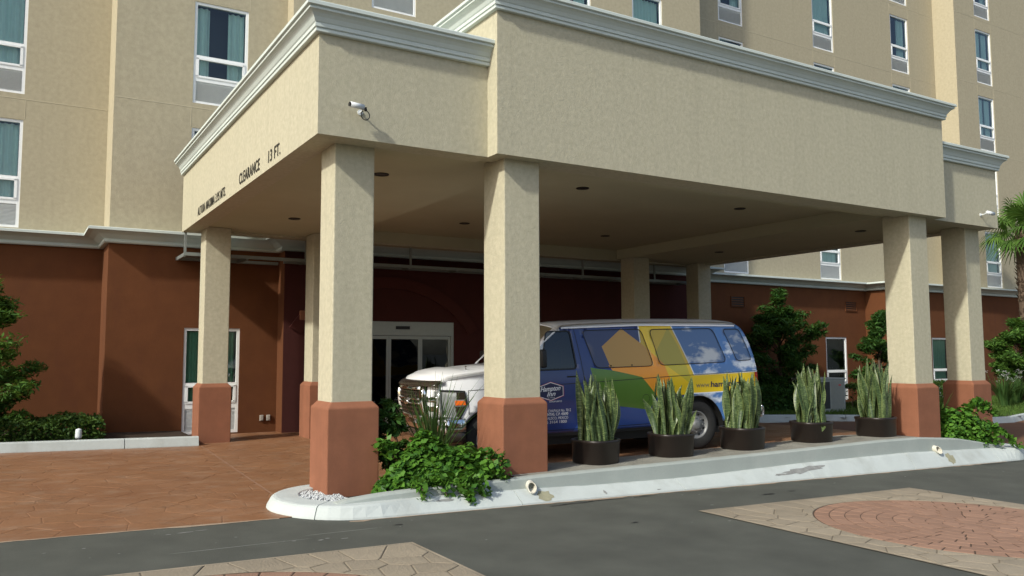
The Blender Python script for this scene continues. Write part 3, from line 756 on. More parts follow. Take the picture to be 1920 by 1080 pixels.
# ------------------------------------------------------------------ security cameras
def sec_cam(loc, d, label, L=.078, r=.030, loop=True):
    o = empty('security_camera', loc, label=label, cat='security camera', group='security cameras on the canopy')
    p = Vector(loc); d = Vector(d).normalized(); c = p+Vector((0, -.12, .03))+d*L*1.05
    b = MB(); b.tube([c-d*L, c+d*L], r, 18); b.out('housing', 'camwhite', o, True, org=loc)
    b = MB(); b.tube([c+d*L, c+d*(L+.014)], r*.8, 14); b.out('lens', 'black', o, org=loc)
    b = MB(); b.tube([p, p+Vector((0, -.06, 0)), p+Vector((0, -.12, .02)), c-d*L*.9], .011, 8); b.lathe([(.001, -.012), (.03, -.012), (.03, 0)], 14, loc, 'y'); b.out('bracket', 'camwhite', o, org=loc)
    if loop:
        q = c-d*(L+.01); b = MB(); pts = [q+Vector((.012, 0, -.035))+Vector((.048*math.sin(a), 0, -.052+.052*math.cos(a))) for a in [k*math.pi/8-.2 for k in range(16)]]
        b.tube(pts, .0055, 6); b.tube([q+Vector((.01, 0, .0)), q+Vector((.016, 0, -.04))], .017, 8); b.out('cable', 'black', o, True, org=loc)
sec_cam((.47, 0, 4.245), (-1, -.1, .03), 'white bullet security camera on the fascia above the left front column')
sec_cam((12.62, 0, 4.16), (1, -.15, -.10), 'small white security camera on the far right end of the canopy', .085, .035, False)

# ------------------------------------------------------------------ drain pipes through the low wall
def drain(x, label):
    loc = (x, -.46, zj(x)+.04)
    b = MB(); r0, r1 = .052, .044; V = []; n = 18
    for rr, ends in ((r0, (0.06, None)), (r1, (None, None))): pass
    prof = [(r0, .08), (r0, 0.)]
    for k in range(n):
        a = 2*math.pi*k/n; cx, cz = math.cos(a), math.sin(a)
        yo = -.07-.045*(1-cz)                                     # slanted cut, lower lip sticks out
        V += [(cx*r0, .08, cz*r0), (cx*r0, yo, cz*r0), (cx*r1, yo, cz*r1), (cx*r1, .08, cz*r1)]
    F = [(k*4+j, ((k+1) % n)*4+j, ((k+1) % n)*4+j+1, k*4+j+1) for k in range(n) for j in range(3)]
    b.add(V, F); b.lathe([(r1, .03), (.001, .03)], n, axis='y', i=1)
    o = b.out('drain_pipe', ['pvc', 'black'], None, loc=loc); o.rotation_euler = (R(8), 0, R(-18))
    tag(o, label, 'pipe', 'drain pipes in the island wall')
drain(2.36, 'white drain pipe stub below the second column from the left'); drain(10.1, 'white drain pipe stub near the right front column')

# ------------------------------------------------------------------ shuttle van
VO = (2.291, 1.734, .010); VYAW, VPIT = .154, .024
van = empty('shuttle_van', VO, label='white fronted shuttle van wrapped in blue, green, orange and yellow under the canopy', cat='van')
van.rotation_euler = (0, -VPIT, -VYAW)
VW = 2.0
# in the van's own space: x = distance from the nose, y = 0 on the near flank, 2 on the far flank
def s_in(u, v):
    d = .055*((1.1-v)/.7)**2 if v < 1.1 else .125*((v-1.1)/.85)**1.6
    if u < .75: d += .13*((.75-u)/.75)**2.2
    if u > 5.1: d += .07*((u-5.1)/.35)**2
    return d
def catmull(P, n):
    out = []
    for i in range(len(P)-1):
        p0, p1, p2, p3 = P[max(i-1, 0)], P[i], P[i+1], P[min(i+2, len(P)-1)]
        for k in range(n):
            t = k/n; out.append(tuple(.5*((2*b)+(-a+c)*t+(2*a-5*b+4*c-d)*t*t+(-a+3*b-3*c+d)*t**3) for a, b, c, d in zip(p0, p1, p2, p3)))
    return out+[P[-1]]
nose = catmull([(.10, .72), (.06, .90), (.065, 1.08), (.10, 1.18), (.20, 1.235)], 3)
hood = catmull([(.20, 1.235), (.65, 1.295), (1.22, 1.335)], 4)
wscr = catmull([(1.22, 1.335), (1.58, 1.65), (1.90, 1.895)], 4)
roofl = catmull([(1.90, 1.895), (2.12, 1.945), (3.3, 1.972), (4.7, 1.955), (5.08, 1.93)], 4)
rearl = catmull([(5.08, 1.93), (5.20, 1.84), (5.33, 1.58), (5.42, 1.25), (5.44, .9), (5.42, .50)], 3)
E_ = nose[:-1]+hood[:-1]+wscr[:-1]+roofl[:-1]+rearl
nN, nH, nW, nR = len(nose)-1, len(hood)-1, len(wscr)-1, len(roofl)-1
FWC, RWC, WR = (.80, .385), (4.24, .385), .385
def arch(c, r, z, rev=False):
    a0 = math.asin((z-c[1])/r); n = 14
    return [(c[0]+r*math.cos(a0+(math.pi-2*a0)*k/n), c[1]+r*math.sin(a0+(math.pi-2*a0)*k/n)) for k in range(n+1)]
outline = E_+[(5.40, .43)]+[(4.72, .42)]+arch(RWC, .455, .42)+[(3.6, .41), (2.5, .41), (1.4, .41)]+arch(FWC, .455, .42)+[(.30, .52), (.20, .66)]
def rrect(pts, r=.05, n=4):
    out = []
    m_ = len(pts)
    for i in range(m_):
        p = Vector(pts[i]); a = (Vector(pts[i-1])-p); c = (Vector(pts[(i+1) % m_])-p)
        q = min(r, a.length*.45, c.length*.45); A = p+a.normalized()*q; C_ = p+c.normalized()*q
        for k in range(n+1):
            t = k/n; out.append(tuple((1-t)**2*A+2*t*(1-t)*p+t*t*C_))
    return out
win = {'door': rrect([(1.40, 1.325), (1.635, 1.60), (1.70, 1.875), (2.09, 1.885), (2.145, 1.325)], .06),
       'w2': rrect([(2.46, 1.325), (2.29, 1.885), (3.30, 1.895), (3.46, 1.325)], .09),
       'w3': rrect([(3.575, 1.33), (3.45, 1.885), (4.62, 1.88), (4.81, 1.345)], .09),
       'w4': rrect([(5.01, 1.355), (4.82, 1.865), (5.13, 1.865), (5.32, 1.365)], .06)}
def tri_region(outl, holes, step, extra=[]):
    pts = [Vector(p) for p in outl]; edges = [(i, (i+1) % len(outl)) for i in range(len(outl))]
    for h in holes:
        b0 = len(pts); pts += [Vector(p) for p in h]; edges += [(b0+i, b0+(i+1) % len(h)) for i in range(len(h))]
    us = [p[0] for p in outl]; vs = [p[1] for p in outl]
    x = min(us)+step/2
    while x < max(us):
        y = min(vs)+step/2
        while y < max(vs):
            if in_poly((x, y), outl) and not any(in_poly((x, y), h) for h in holes): pts.append(Vector((x, y)))
            y += step
        x += step
    r = delaunay_2d_cdt(pts, edges, [], 0, 1e-5); V2 = r[0]; F2 = []
    for f in r[2]:
        c = (sum(V2[i].x for i in f)/3, sum(V2[i].y for i in f)/3)
        if in_poly(c, outl) and not any(in_poly(c, h) for h in holes): F2.append(tuple(f))
    return V2, F2
def onside(p, off=0., far=False):
    y = s_in(p[0], p[1])-off; return (p[0], (VW-y) if far else y, p[1])
# printed wrap: colour fields drawn in the flank's own coordinates
def wrap_mat(name, film):
    m, t, b = newmat(name)
    tc = N(t, 'ShaderNodeTexCoord'); sx = N(t, 'ShaderNodeSeparateXYZ'); t.links.new(tc.outputs['Object'], sx.inputs[0])
    u, v = sx.outputs[0], sx.outputs[2]
    def poly(P):
        cx = sum(p[0] for p in P)/len(P); cy = sum(p[1] for p in P)/len(P); cur = None
        for i in range(len(P)):
            (x0, y0), (x1, y1) = P[i], P[(i+1) % len(P)]; nx, ny = -(y1-y0), x1-x0; L = math.hypot(nx, ny); nx /= L; ny /= L
            if nx*(cx-x0)+ny*(cy-y0) < 0: nx, ny = -nx, -ny
            d = mathn(t, 'ADD', mathn(t, 'MULTIPLY', u, nx), mathn(t, 'MULTIPLY_ADD', v, ny, -(nx*x0+ny*y0)))
            cur = d if cur is None else mathn(t, 'MINIMUM', cur, d)
        return cur
    def fill(c, d, col, off=0.): return mixc(t, mathn(t, 'GREATER_THAN', d, off), c, col)
    rgb = lambda c: c
    cv = N(t, 'ShaderNodeCombineXYZ'); t.links.new(u, cv.inputs[0]); t.links.new(mathn(t, 'MULTIPLY', v, 1.7), cv.inputs[1])
    cl = noise(t, cv.outputs[0], 2.6, 7, .55)
    cloud = mixc(t, ramp(t, mathn(t, 'SUBTRACT', cl, mathn(t, 'MULTIPLY', mathn(t, 'SUBTRACT', mathn(t, 'MAXIMUM', v, mathn(t, 'SUBTRACT', 2.36, v)), 1.42), .22)), .47, .60), (.075, .19, .46), (.78, .84, .90))
    c = mixc(t, ramp(t, noise(t, coords(t), 1.5, 2), .3, .7), (.012, .030, .15), (.015, .038, .18))
    c = fill(c, poly([(2.3, .76), (4.12, .66), (4.12, .3), (2.0, .3)]), (.030, .085, .33))
    yl = (.80, .56, .015)
    c = fill(c, poly([(3.275, 2.06), (5.7, 2.06), (5.7, .885), (3.52, .86), (3.275, 1.3)]), yl)
    c = fill(c, poly([(3.50, 1.50), (3.64, 1.36), (4.12, 1.02), (4.17, 1.16), (3.95, 1.6), (3.83, 1.95)]), (.55, .47, .03))
    d = poly([(4.12, .885), (5.7, .895), (5.7, .3), (3.9, .3)]); c = fill(c, d, (.8, .85, .88)); c = fill(c, d, cloud, .014)
    d = poly([(3.80, 2.06), (5.7, 2.06), (5.7, 1.172), (4.175, 1.155)]); c = fill(c, d, (.8, .85, .88)); c = fill(c, d, cloud, .016)
    og = (.87, .33, .012)
    c = fill(c, poly([(3.40, 1.56), (3.64, 1.36), (3.80, .96), (3.5, .86), (3.2, 1.2), (3.2, 1.35)]), og)
    c = fill(c, poly([(2.68, 1.36), (3.47, 1.36), (3.24, 1.165), (2.74, 1.28)]), og)
    c = fill(c, poly([(2.37, 1.335), (2.77, 1.275), (3.24, 1.165), (3.5, .865), (3.36, .665), (2.5, .80)]), (.085, .20, .012))
    c = fill(c, poly([(2.97, 1.905), (2.60, 1.64), (2.715, 1.325), (3.465, 1.325), (3.43, 1.56)]), (.72, .40, .06))
    c = fill(c, poly([(3.262, 2.0), (3.280, 2.0), (3.280, 1.69), (3.262, 1.68)]), (.8, .85, .88))
    wh = (.86, .87, .88)
    if not film:
        c = fill(c, mathn(t, 'SUBTRACT', 1.27, u), wh); c = fill(c, mathn(t, 'SUBTRACT', v, 1.938), wh)
        # A-pillar stays white
        pl = mathn(t, 'SUBTRACT', v, mathn(t, 'MULTIPLY_ADD', u, .823, .331-.055)); c = fill(c, mathn(t, 'MINIMUM', pl, mathn(t, 'SUBTRACT', 1.93, u)), wh)
    if film:
        c = mixc(t, .40, c, (.10, .105, .10))
    hs = c
    t.links.new(hs, b.inputs['Base Color']); b.inputs['Roughness'].default_value = .32 if not film else .4
    b.inputs['Coat Weight'].default_value = .7 if not film else .25; b.inputs['Coat Roughness'].default_value = .06
    return m
mt['wrap'] = wrap_mat('printed_wrap_paint', False); mt['film'] = wrap_mat('perforated_window_film', True)
V2, F2 = tri_region(outline, list(win.values()), .085)
V = []; F = []; I = []
for far in (False, True):
    b0 = len(V); V += [onside(p, 0, far) for p in V2]
    # keep faces turned outwards
    for f in F2:
        a, b_, c = (V2[i] for i in f); ccw = (b_-a).cross(c-a) > 0
        g_ = f if ccw else f[::-1]; F.append(tuple(b0+i for i in (g_ if not far else g_[::-1]))); I.append(0)
# transverse loft over nose, hood, windscreen, roof and rear
def loft_pt(k, t):
    u, v = E_[k]; hw = VW/2-s_in(u, v)
    a = E_[max(k-1, 0)]; c = E_[min(k+1, len(E_)-1)]; d = Vector((c[0]-a[0], c[1]-a[1])).normalized(); n_ = (-d[1], d[0])
    cr = .14 if k <= nN else .08 if k <= nN+nH else .13 if k <= nN+nH+nW else .085 if k <= nN+nH+nW+nR else .06
    if nN-2 <= k <= nN+2: cr = .115
    w_ = cr*(1-abs(t)**2.6)
    return (u+n_[0]*w_, VW/2+t*hw, v+n_[1]*w_)
NT = 18; b0 = len(V); WS = {}
for k in range(len(E_)): V += [loft_pt(k, -1+2*j/NT) for j in range(NT+1)]
wi0, wi1 = nN+nH, nN+nH+nW
wsF = []
for k in range(len(E_)-1):
    for j in range(NT):
        f = (b0+k*(NT+1)+j, b0+(k+1)*(NT+1)+j, b0+(k+1)*(NT+1)+j+1, b0+k*(NT+1)+j+1)[::-1]
        if wi0 <= k < wi1 and 1 <= j < NT-1: wsF.append(f); continue
        F.append(f); I.append(0)
body = mk('body', V, F, ['wrap'], van, True, I)
md = body.modifiers.new('weld', 'WELD'); md.merge_threshold = .002
md = body.modifiers.new('solid', 'SOLIDIFY'); md.thickness = .02; md.offset = -1
def submesh(name, V, F, mat, parent, smooth=True):
    idx = sorted({i for f in F for i in f}); mp = {i: k for k, i in enumerate(idx)}
    return mk(name, [V[i] for i in idx], [tuple(mp[i] for i in f) for f in F], mat, parent, smooth)
submesh('windscreen', V, wsF, 'darkglass', van)
# side windows
for key, pts in win.items():
    Vw, Fw = tri_region(pts, [], .12)
    for far in (False, True):
        FF = []
        for f in Fw:
            a, b_, c = (Vw[i] for i in f); ccw = (b_-a).cross(c-a) > 0
            g_ = f if ccw else f[::-1]; FF.append(g_ if not far else g_[::-1])
        mk('side_window', [onside(p, -.006, far) for p in Vw], FF, 'darkglass' if key == 'door' else 'film', van, True)
def side_strip(name, line, w_, mat, off=.003, closed=False, far=False, parent=van):
    """thin line on the flank: (u,v) polyline given real width"""
    pts = []
    P = [Vector(p) for p in line]; 
    if closed: P.append(P[0])
    for a, b_ in zip(P, P[1:]):
        n = max(1, int((b_-a).length/.1)); pts += [a.lerp(b_, k/n) for k in range(n)]
    pts.append(P[-1]); V = []
    for k, p in enumerate(pts):
        d = (pts[min(k+1, len(pts)-1)]-pts[max(k-1, 0)]).normalized(); n_ = Vector((-d.y, d.x))*w_/2
        V += [onside(p+n_, off, far), onside(p-n_, off, far)]
    return V, [(2*k, 2*k+1, 2*k+3, 2*k+2) for k in range(len(pts)-1)]
b = MB()
for key, pts in win.items(): b.add(*side_strip('', pts, .022 if key == 'door' else .012, 'black', .004, True))
b.out('window_seal', 'black', van)
b = MB()
for line in ([(1.30, .5), (1.27, .9), (1.28, 1.30)], [(2.16, 1.92), (2.24, 1.34), (2.27, 1.1), (2.27, .45)], [(1.27, 1.105), (2.26, 1.115)], [(2.29, 1.115), (3.7, 1.155), (5.40, 1.185)], [(1.3, .455), (3.7, .455)], [(3.50, 1.92), (3.5, 1.915)], [(.47, .75), (.46, 1.08), (.66, 1.085), (1.27, 1.105)]):
    b.add(*side_strip('', line, .009, 'black', .0025))
b.out('body_seam', 'black', van)
b = MB(); b.add(*side_strip('', [(1.95, 1.925), (3.3, 1.952), (5.05, 1.918)], .02, 'white', .018)); b.add(*side_strip('', [(1.95, 1.925), (3.3, 1.952), (5.05, 1.918)], .02, 'white', .018, far=True)); b.out('roof_gutter', 'whitepaint', van)
# interior darkness painted as a black box, and chassis
b = MB(); b.box(.5, 5.3, .16, 1.84, .36, 1.18); b.box(.35, 5.2, .3, 1.7, .22, .36); b.out('dark_interior_and_chassis', 'black', van)
for u in (1.9, 2.9, 3.8, 4.6):
    b = MB(); b.box(u, u+.14, .3, .85, 1.19, 1.62); b.box(u+.02, u+.12, .45, .7, 1.64, 1.80); b.box(u, u+.14, 1.15, 1.7, 1.19, 1.62); bevel(b.out('seat_back', 'smoke', van), .03)
b = MB(); b.add(*side_strip('', [(1.31, .395), (2.5, .385), (3.72, .395)], .05, 'chrome', .0)); b.out('sill_trim', 'black', van)
# wheels
tyre = MB(); tw = .235
tyre.lathe([(.21, .02), (.235, .0), (.33, -.012), (.37, .012), (.385, .05), (.385, tw-.05), (.37, tw-.012), (.33, tw), (.21, tw-.02)], 40, axis='y')
TY = mesh('tyre', tyre.V, [f for f in tyre.F], 'rubber', True)
rim = MB(); rim.lathe([(.215, .012), (.205, .008), (.195, .02), (.185, .05), (.14, .055), (.135, .035), (.10, .02), (.075, .015), (.07, -.01), (.04, -.02), (.0005, -.02)], 32, axis='y')
for k in range(8):
    a = 2*math.pi*k/8; c = Vector((.112*math.cos(a), .022, .112*math.sin(a))); rim.tube([c, c+Vector((0, -.018, 0))], .011, 6)
RM = mesh('rim', rim.V, rim.F, 'rim', True)
hole = MB()
for k in range(8):
    a = 2*math.pi*(k+.5)/8; c = Vector((.162*math.cos(a), .046, .162*math.sin(a))); hole.tube([c, c+Vector((0, -.002, 0))], .017, 8)
HL = mesh('rim_hole', hole.V, hole.F, 'black')
for (u, v), far in ((FWC, 0), (RWC, 0), (FWC, 1), (RWC, 1)):
    o = link('wheel', TY, van, (u, (VW-.07) if far else .07, v))
    if far: o.rotation_euler = (0, 0, math.pi)
    link('rim', RM, o); link('rim_holes', HL, o)
for c in (FWC, RWC):
    b = MB()
    for far in (0, 1):
        b = MB(); V = []; n = 18
        for k in range(n+1):
            a = -.1+(math.pi+.2)*k/n
            for d in (.02, .55): V.append((c[0]+.452*math.cos(a), (VW-d) if far else d, c[1]+.452*math.sin(a)))
        b.add(V, [(2*k, 2*k+1, 2*k+3, 2*k+2) for k in range(n)]); b.out('wheel_arch', 'black', van)
# front: grille, headlights, bumper
def front_u(y, v):
    P = nose; u = P[-1][0]
    for a, c in zip(P, P[1:]):
        if a[1] <= v <= c[1]: u = a[0]+(c[0]-a[0])*(v-a[1])/(c[1]-a[1]); break
    else:
        if v < P[0][1]: u = P[0][0]
    t = (y-1)/(VW/2-s_in(u, v)); return u-.14*(1-min(1, abs(t))**2.6)
def front_patch(b, y0, y1, v0, v1, off, th=.03, i=0, n=8, m=4):
    V = []
    for lay in (off, off-th):
        for j in range(m+1):
            for k in range(n+1):
                y = y0+(y1-y0)*k/n; v = v0+(v1-v0)*j/m; V.append((front_u(y, v)-lay, y, v))
    q = (m+1)*(n+1); F = [(j*(n+1)+k, (j+1)*(n+1)+k, (j+1)*(n+1)+k+1, j*(n+1)+k+1) for j in range(m) for k in range(n)]
    rim_ = [k for k in range(n+1)]+[j*(n+1)+n for j in range(1, m+1)]+[m*(n+1)+k for k in range(n-1, -1, -1)]+[j*(n+1) for j in range(m-1, 0, -1)]
    F += [(rim_[k], rim_[(k+1) % len(rim_)], rim_[(k+1) % len(rim_)]+q, rim_[k]+q) for k in range(len(rim_))]
    b.add(V, F, i)
b = MB(); front_patch(b, .36, 1.64, .72, 1.14, .045); gr = b.out('grille', 'black', van)
b = MB()
for a in (.34, 1.58): front_patch(b, a, a+.08, .69, 1.145, .095, .06)
front_patch(b, .42, 1.58, 1.10, 1.145, .095, .06); front_patch(b, .42, 1.58, .69, .735, .095, .06)
for v in (.895, .955): front_patch(b, .42, 1.58, v, v+.022, .085, .035)
b.out('grille_chrome', 'chrome', gr, True)
b = MB()
for v in (.78, .835, 1.01, 1.06): front_patch(b, .42, 1.58, v, v+.012, .065, .03)
for y in [.50+.09*k for k in range(12)]: front_patch(b, y, y+.012, .735, 1.10, .065, .03)
b.out('grille_mesh', 'smoke', gr)
b = MB(); y, v = 1.0, .925; u = front_u(1, .92)-.10
b.lathe([(.001, 0), (.10, 0), (.115, .012), (.115, .03)], 28, (0, 0, 0), 'y'); 
o = b.out('grille_badge', 'chrome', gr, True, loc=(u, 1, .92)); o.rotation_euler = (0, 0, -math.pi/2); o.scale = (1, 1, .42)
for far in (False, True):
    b = MB(); ya, yb = (.065, .37) if not far else (1.63, 1.935)
    front_patch(b, ya, yb, .72, 1.085, .02, .03, 0)
    pts = [(.09, .72), (.07, 1.085), (.40, 1.065), (.435, .90), (.33, .70)]
    Vh, Fh = tri_region(pts, [], .06); FF = []
    for f in Fh:
        a, b_, c = (Vh[i] for i in f); g_ = f if (b_-a).cross(c-a) > 0 else f[::-1]; FF.append(g_ if not far else g_[::-1])
    b.add([onside(p, .014, far) for p in Vh], FF)
    hl = b.out('headlight', 'lens', van, True)
    b = MB()
    for v in (.82, .95):
        front_patch(b, ya+.05, yb-.05, v-.02, v+.06, .028, .015)
    b.out('headlight_lamp', 'chrome', hl, True)
    b = MB(); pts = [(.27, .885), (.27, .95), (.405, .945), (.42, .885)]
    Vh, Fh = tri_region(pts, [], .06); FF = []
    for f in Fh:
        a, b_, c = (Vh[i] for i in f); g_ = f if (b_-a).cross(c-a) > 0 else f[::-1]; FF.append(g_ if not far else g_[::-1])
    b.add([onside(p, .022, far) for p in Vh if True], FF); b.out('turn_signal', 'amber', hl)
    V2_, F2_ = tri_region([(.29, .965), (.29, 1.06), (.395, 1.058), (.412, .965)], [], .06); b = MB().add([onside(p, .021, far) for p in V2_], [tuple(f) for f in F2_]); V2_, F2_ = tri_region([(.30, .72), (.27, .87), (.41, .87), (.32, .72)], [], .06); b.add([onside(p, .021, far) for p in V2_], [tuple(f) for f in F2_]); b.out('headlight_shade', 'smoke', hl)['kind'] = 'stuff'
    b = MB(); b.add(*side_strip('', [(.09, .715), (.33, .695), (.435, .90), (.40, 1.07), (.07, 1.09)], .030, 'black', .017, far=far)); b.out('headlight_seal', 'black', hl)
b = MB(); front_patch(b, .06, 1.94, 1.15, 1.228, .105, .02, n=18); b.out('bug_deflector', 'smoke', van, True)
def bumper(u0, sgn, v0, v1, dep, mat, name, wrap_, parent):
    V = []; n = 24
    for k in range(n+1):
        t = -1+2*k/n; y = 1+t*.99; cr = .13*(1-abs(t)**2.6)
        for v, o_ in ((v0, 0), (v0+.02, .03), ((v0+v1)/2, .04), (v1-.02, .03), (v1, 0)):
            V.append((u0-sgn*(cr+o_)+ (0), y, v))
    F = [(k*5+j, k*5+j+1, k*5+j+6, k*5+j+5) for k in range(n) for j in range(4)]
    b = MB().add(V, F)
    for side in (0, 1):
        yy = .008 if side == 0 else VW-.008; V = []
        for k in range(5):
            u = u0+sgn*wrap_*k/4
            for v, o_ in ((v0, 0), (v0+.02, -.025), ((v0+v1)/2, -.035), (v1-.02, -.025), (v1, 0)): V.append((u, yy+(o_ if side == 0 else -o_)*(1-.2*k/4), v))
        b.add(V, [(k*5+j, k*5+j+1, k*5+j+6, k*5+j+5) for k in range(4) for j in range(4)])
    o = b.out(name, mat, parent, True); md = o.modifiers.new('solid', 'SOLIDIFY'); md.thickness = .02; return o
fb = bumper(.10, 1, .52, .70, .1, 'chrome', 'front_bumper', .30, van)
bumper(.11, 1, .38, .515, .1, 'smoke', 'bumper_valance', .28, fb)
bumper(5.44, -1, .46, .62, .1, 'chrome', 'rear_bumper', .12, van)
for far in (False, True):
    V2_, F2_ = tri_region([(5.36, .92), (5.36, 1.17), (5.425, 1.17), (5.44, .92)], [], .05)
    mk('tail_light', [onside(p, .012, far) for p in V2_], [tuple(f) for f in F2_], 'redlens', van)
    y = -.17 if not far else VW+.17; b = MB(); b.box(1.46, 1.55, y-.10, y+.10, 1.36, 1.62); mr = bevel(b.out('wing_mirror', 'black', van, True), .03, 3)
    b = MB(); b.tube([(1.5, y, 1.42), (1.48, .06 if not far else VW-.06, 1.34)], .018, 8); b.out('mirror_arm', 'black', mr)
b = MB(); b.tube([(.55, .35, 1.30), (.55, .35, 1.40)], .008, 8); b.lathe([(.001, 1.42), (.013, 1.41), (.013, 1.395), (.001, 1.385)], 10, (.55, .35, 0)); b.out('antenna_stub', 'chrome', van)
b = MB()
for y in (.55, 1.25): b.tube([(1.15, y, 1.375), (1.32, y+.3, 1.52), (1.44, y+.42, 1.63)], .008, 6)
b.out('wiper', 'black', van)
b = MB(); b.tube([(1.98, .012, 1.215), (2.16, .012, 1.215)], .014, 8); b.out('door_handle', 'black', van)
for u in (2.72, 3.08):
    b = MB(); b.tube([onside((u, 1.35), .004), onside((u, 1.35), -.004)], .011, 8); b.out('film_clip', 'black', van)
b = MB(); pts = arch((3.30, .84), .062, .84-.0619, False); c_ = [(3.30+.062*math.cos(a/12*math.pi), .84+.062*math.sin(a/12*math.pi)) for a in range(24)]
b.add(*side_strip('', c_, .006, 'black', .003, True)); b.out('fuel_door_seam', 'black', van)
# lettering and emblem on the flank
def side_text(body_, u0, u1, v, h, mat, off=.0045, shear=0, bold=0., name='lettering', parent=van, rot=0):
    V, F = text_mesh(body_, h, 0, shear, bold)
    return tag(mk(name, [onside((u0+(u1-u0)*x, v+y+(u1-u0)*x*rot), off+.0) for x, y, z in V], F, mat, parent), kind='stuff')
side_text('www.', 4.20, 4.47, .965, .085, 'printgrey'); side_text('hamptoninn', 4.48, 5.20, .965, .085, 'printblue', bold=.02); side_text('.com', 5.205, 5.40, .965, .085, 'printgrey')
hexp = [(1.45, 1.075), (1.70, 1.145), (1.905, 1.075), (1.905, .945), (1.70, .885), (1.45, .945)]
hexp = [(1.515, 1.08), (1.71, 1.142), (1.905, 1.08), (1.905, .95), (1.71, .888), (1.515, .95)]
def fill_poly(name, pts, mat, off, parent=van):
    V2_, F2_ = tri_region(pts, [], .08); FF = []
    for f in F2_:
        a, b_, c = (V2_[i] for i in f); FF.append(f if (b_-a).cross(c-a) > 0 else f[::-1])
    return mk(name, [onside(p, off) for p in V2_], FF, mat, parent)
em = fill_poly('emblem', hexp, 'printblue', .0035)
b = MB(); b.add(*side_strip('', hexp, .010, 'x', .0055, True)); b.out('emblem_border', 'printwhite', em)
cx, cy = 1.71, 1.015; b = MB(); b.add(*side_strip('', [(cx+(x-cx)*1.06, cy+(y-cy)*1.06) for x, y in hexp], .007, 'x', .005, True)); b.out('emblem_outline', 'printred', em)
side_text('Hampton', 1.545, 1.865, 1.015, .068, 'printwhite', .006, .35, .022, parent=em, rot=.05)
side_text('Inn', 1.645, 1.785, .945, .062, 'printwhite', .006, .35, .022, parent=em, rot=.05)
side_text('by Hilton', 1.66, 1.77, .918, .018, 'printwhite', .006, parent=em)
side_text('AEROPUERTO', 1.68, 1.885, .858, .022, 'printwhite', bold=.01)
side_text('CHAPALA No. 7012', 1.665, 2.03, .718, .038, 'printwhite'); side_text('NTAS, C.P. 45690', 1.655, 1.985, .668, .038, 'printwhite', bold=.02)
side_text('ALISCO, MEXICO', 1.655, 1.985, .612, .038, 'printwhite'); side_text(') 3164 1800', 1.65, 1.965, .555, .040, 'printwhite')

# ------------------------------------------------------------------ planters and snake plants
def snake_leaf_mat():
    m, t, b = newmat('snake_leaf')
    tc = N(t, 'ShaderNodeTexCoord'); sx = N(t, 'ShaderNodeSeparateXYZ'); t.links.new(tc.outputs['Object'], sx.inputs[0])
    oi = N(t, 'ShaderNodeObjectInfo')
    ad = N(t, 'ShaderNodeVectorMath'); ad.operation = 'ADD'; t.links.new(tc.outputs['Object'], ad.inputs[0])
    cb = N(t, 'ShaderNodeCombineXYZ'); t.links.new(mathn(t, 'MULTIPLY', oi.outputs['Random'], 9), cb.inputs[2]); t.links.new(cb.outputs[0], ad.inputs[1])
    mp = N(t, 'ShaderNodeMapping'); mp.inputs['Scale'].default_value = (20, 20, 62); t.links.new(ad.outputs[0], mp.inputs[0])
    bands = ramp(t, noise(t, mp.outputs[0], 1.0, 3, .6), .46, .66)
    ax = mathn(t, 'ABSOLUTE', sx.outputs[0])
    dark = mixc(t, oi.outputs['Random'], (.022, .045, .016), (.042, .072, .024)); lite = mixc(t, oi.outputs['Random'], (.10, .155, .055), (.21, .27, .105))
    c = mixc(t, bands, dark, lite)
    at = N(t, 'ShaderNodeAttribute'); at.attribute_name = 'edge'
    c = mixc(t, mathn(t, 'GREATER_THAN', at.outputs['Fac'], .92), c, (.20, .24, .07))
    t.links.new(c, b.inputs['Base Color']); b.inputs['Roughness'].default_value = .42; return m
mt['snake'] = snake_leaf_mat()
def leaf_mesh(h, w_, bend, twist, lean, seed):
    r = random.Random(seed); n = 9; V = []; ed = []
    for k in range(n+1):
        t = k/n; ww = w_*(.62+.55*math.sin(min(1, t*1.25)*math.pi*.62))*(1 if t < .72 else max(.02, (1-t)/.28)**.75)
        a = twist*t; cx = bend*t*t*h; cy = lean*t*h+.02*math.sin(t*5+seed); z = h*t
        for j in range(5):
            s_ = (j-2)/2; x = s_*ww/2; y = abs(s_)**2*ww*.22
            V.append((cx+x*math.cos(a)-y*math.sin(a), cy+x*math.sin(a)+y*math.cos(a), z)); ed.append(abs(s_))
    F = [(k*5+j, k*5+j+1, k*5+j+6, k*5+j+5) for k in range(n) for j in range(4)]
    me = mesh('leaf', V, F, 'snake', True)
    at = me.attributes.new('edge', 'FLOAT', 'POINT'); at.data.foreach_set('value', ed); return me
LEAF = [leaf_mesh(1, .078*random.uniform(.8, 1.15), random.uniform(-.16, .16), random.uniform(-1.4, 1.4), random.uniform(-.06, .06), i) for i in range(12)]
def potmesh():
    b = MB(); n = 40; prof = [(.265, 0), (.278, .012), (.288, .27), (.296, .275), (.298, .31), (.292, .318), (.268, .318), (.262, .31), (.258, .255)]
    V = []
    for r, h in prof:
        for j in range(n):
            a = 2*math.pi*j/n; c, s_ = math.cos(a), math.sin(a); k = (abs(c)**3.0+abs(s_)**3.0)**(-1/3.0)
            V.append((r*k*c, r*k*s_, h))
    F = [(k*n+j, k*n+(j+1) % n, (k+1)*n+(j+1) % n, (k+1)*n+j) for k in range(len(prof)-1) for j in range(n)]
    b.add(V, F); return b
pm = potmesh(); PM = mesh('planter_pot', pm.V, pm.F, 'pot', True)
sm = MB(); sm.lathe([(.275, .262), (.15, .272), (.001, .278)], 20); SM = mesh('pot_soil', sm.V, sm.F, 'soil', True)
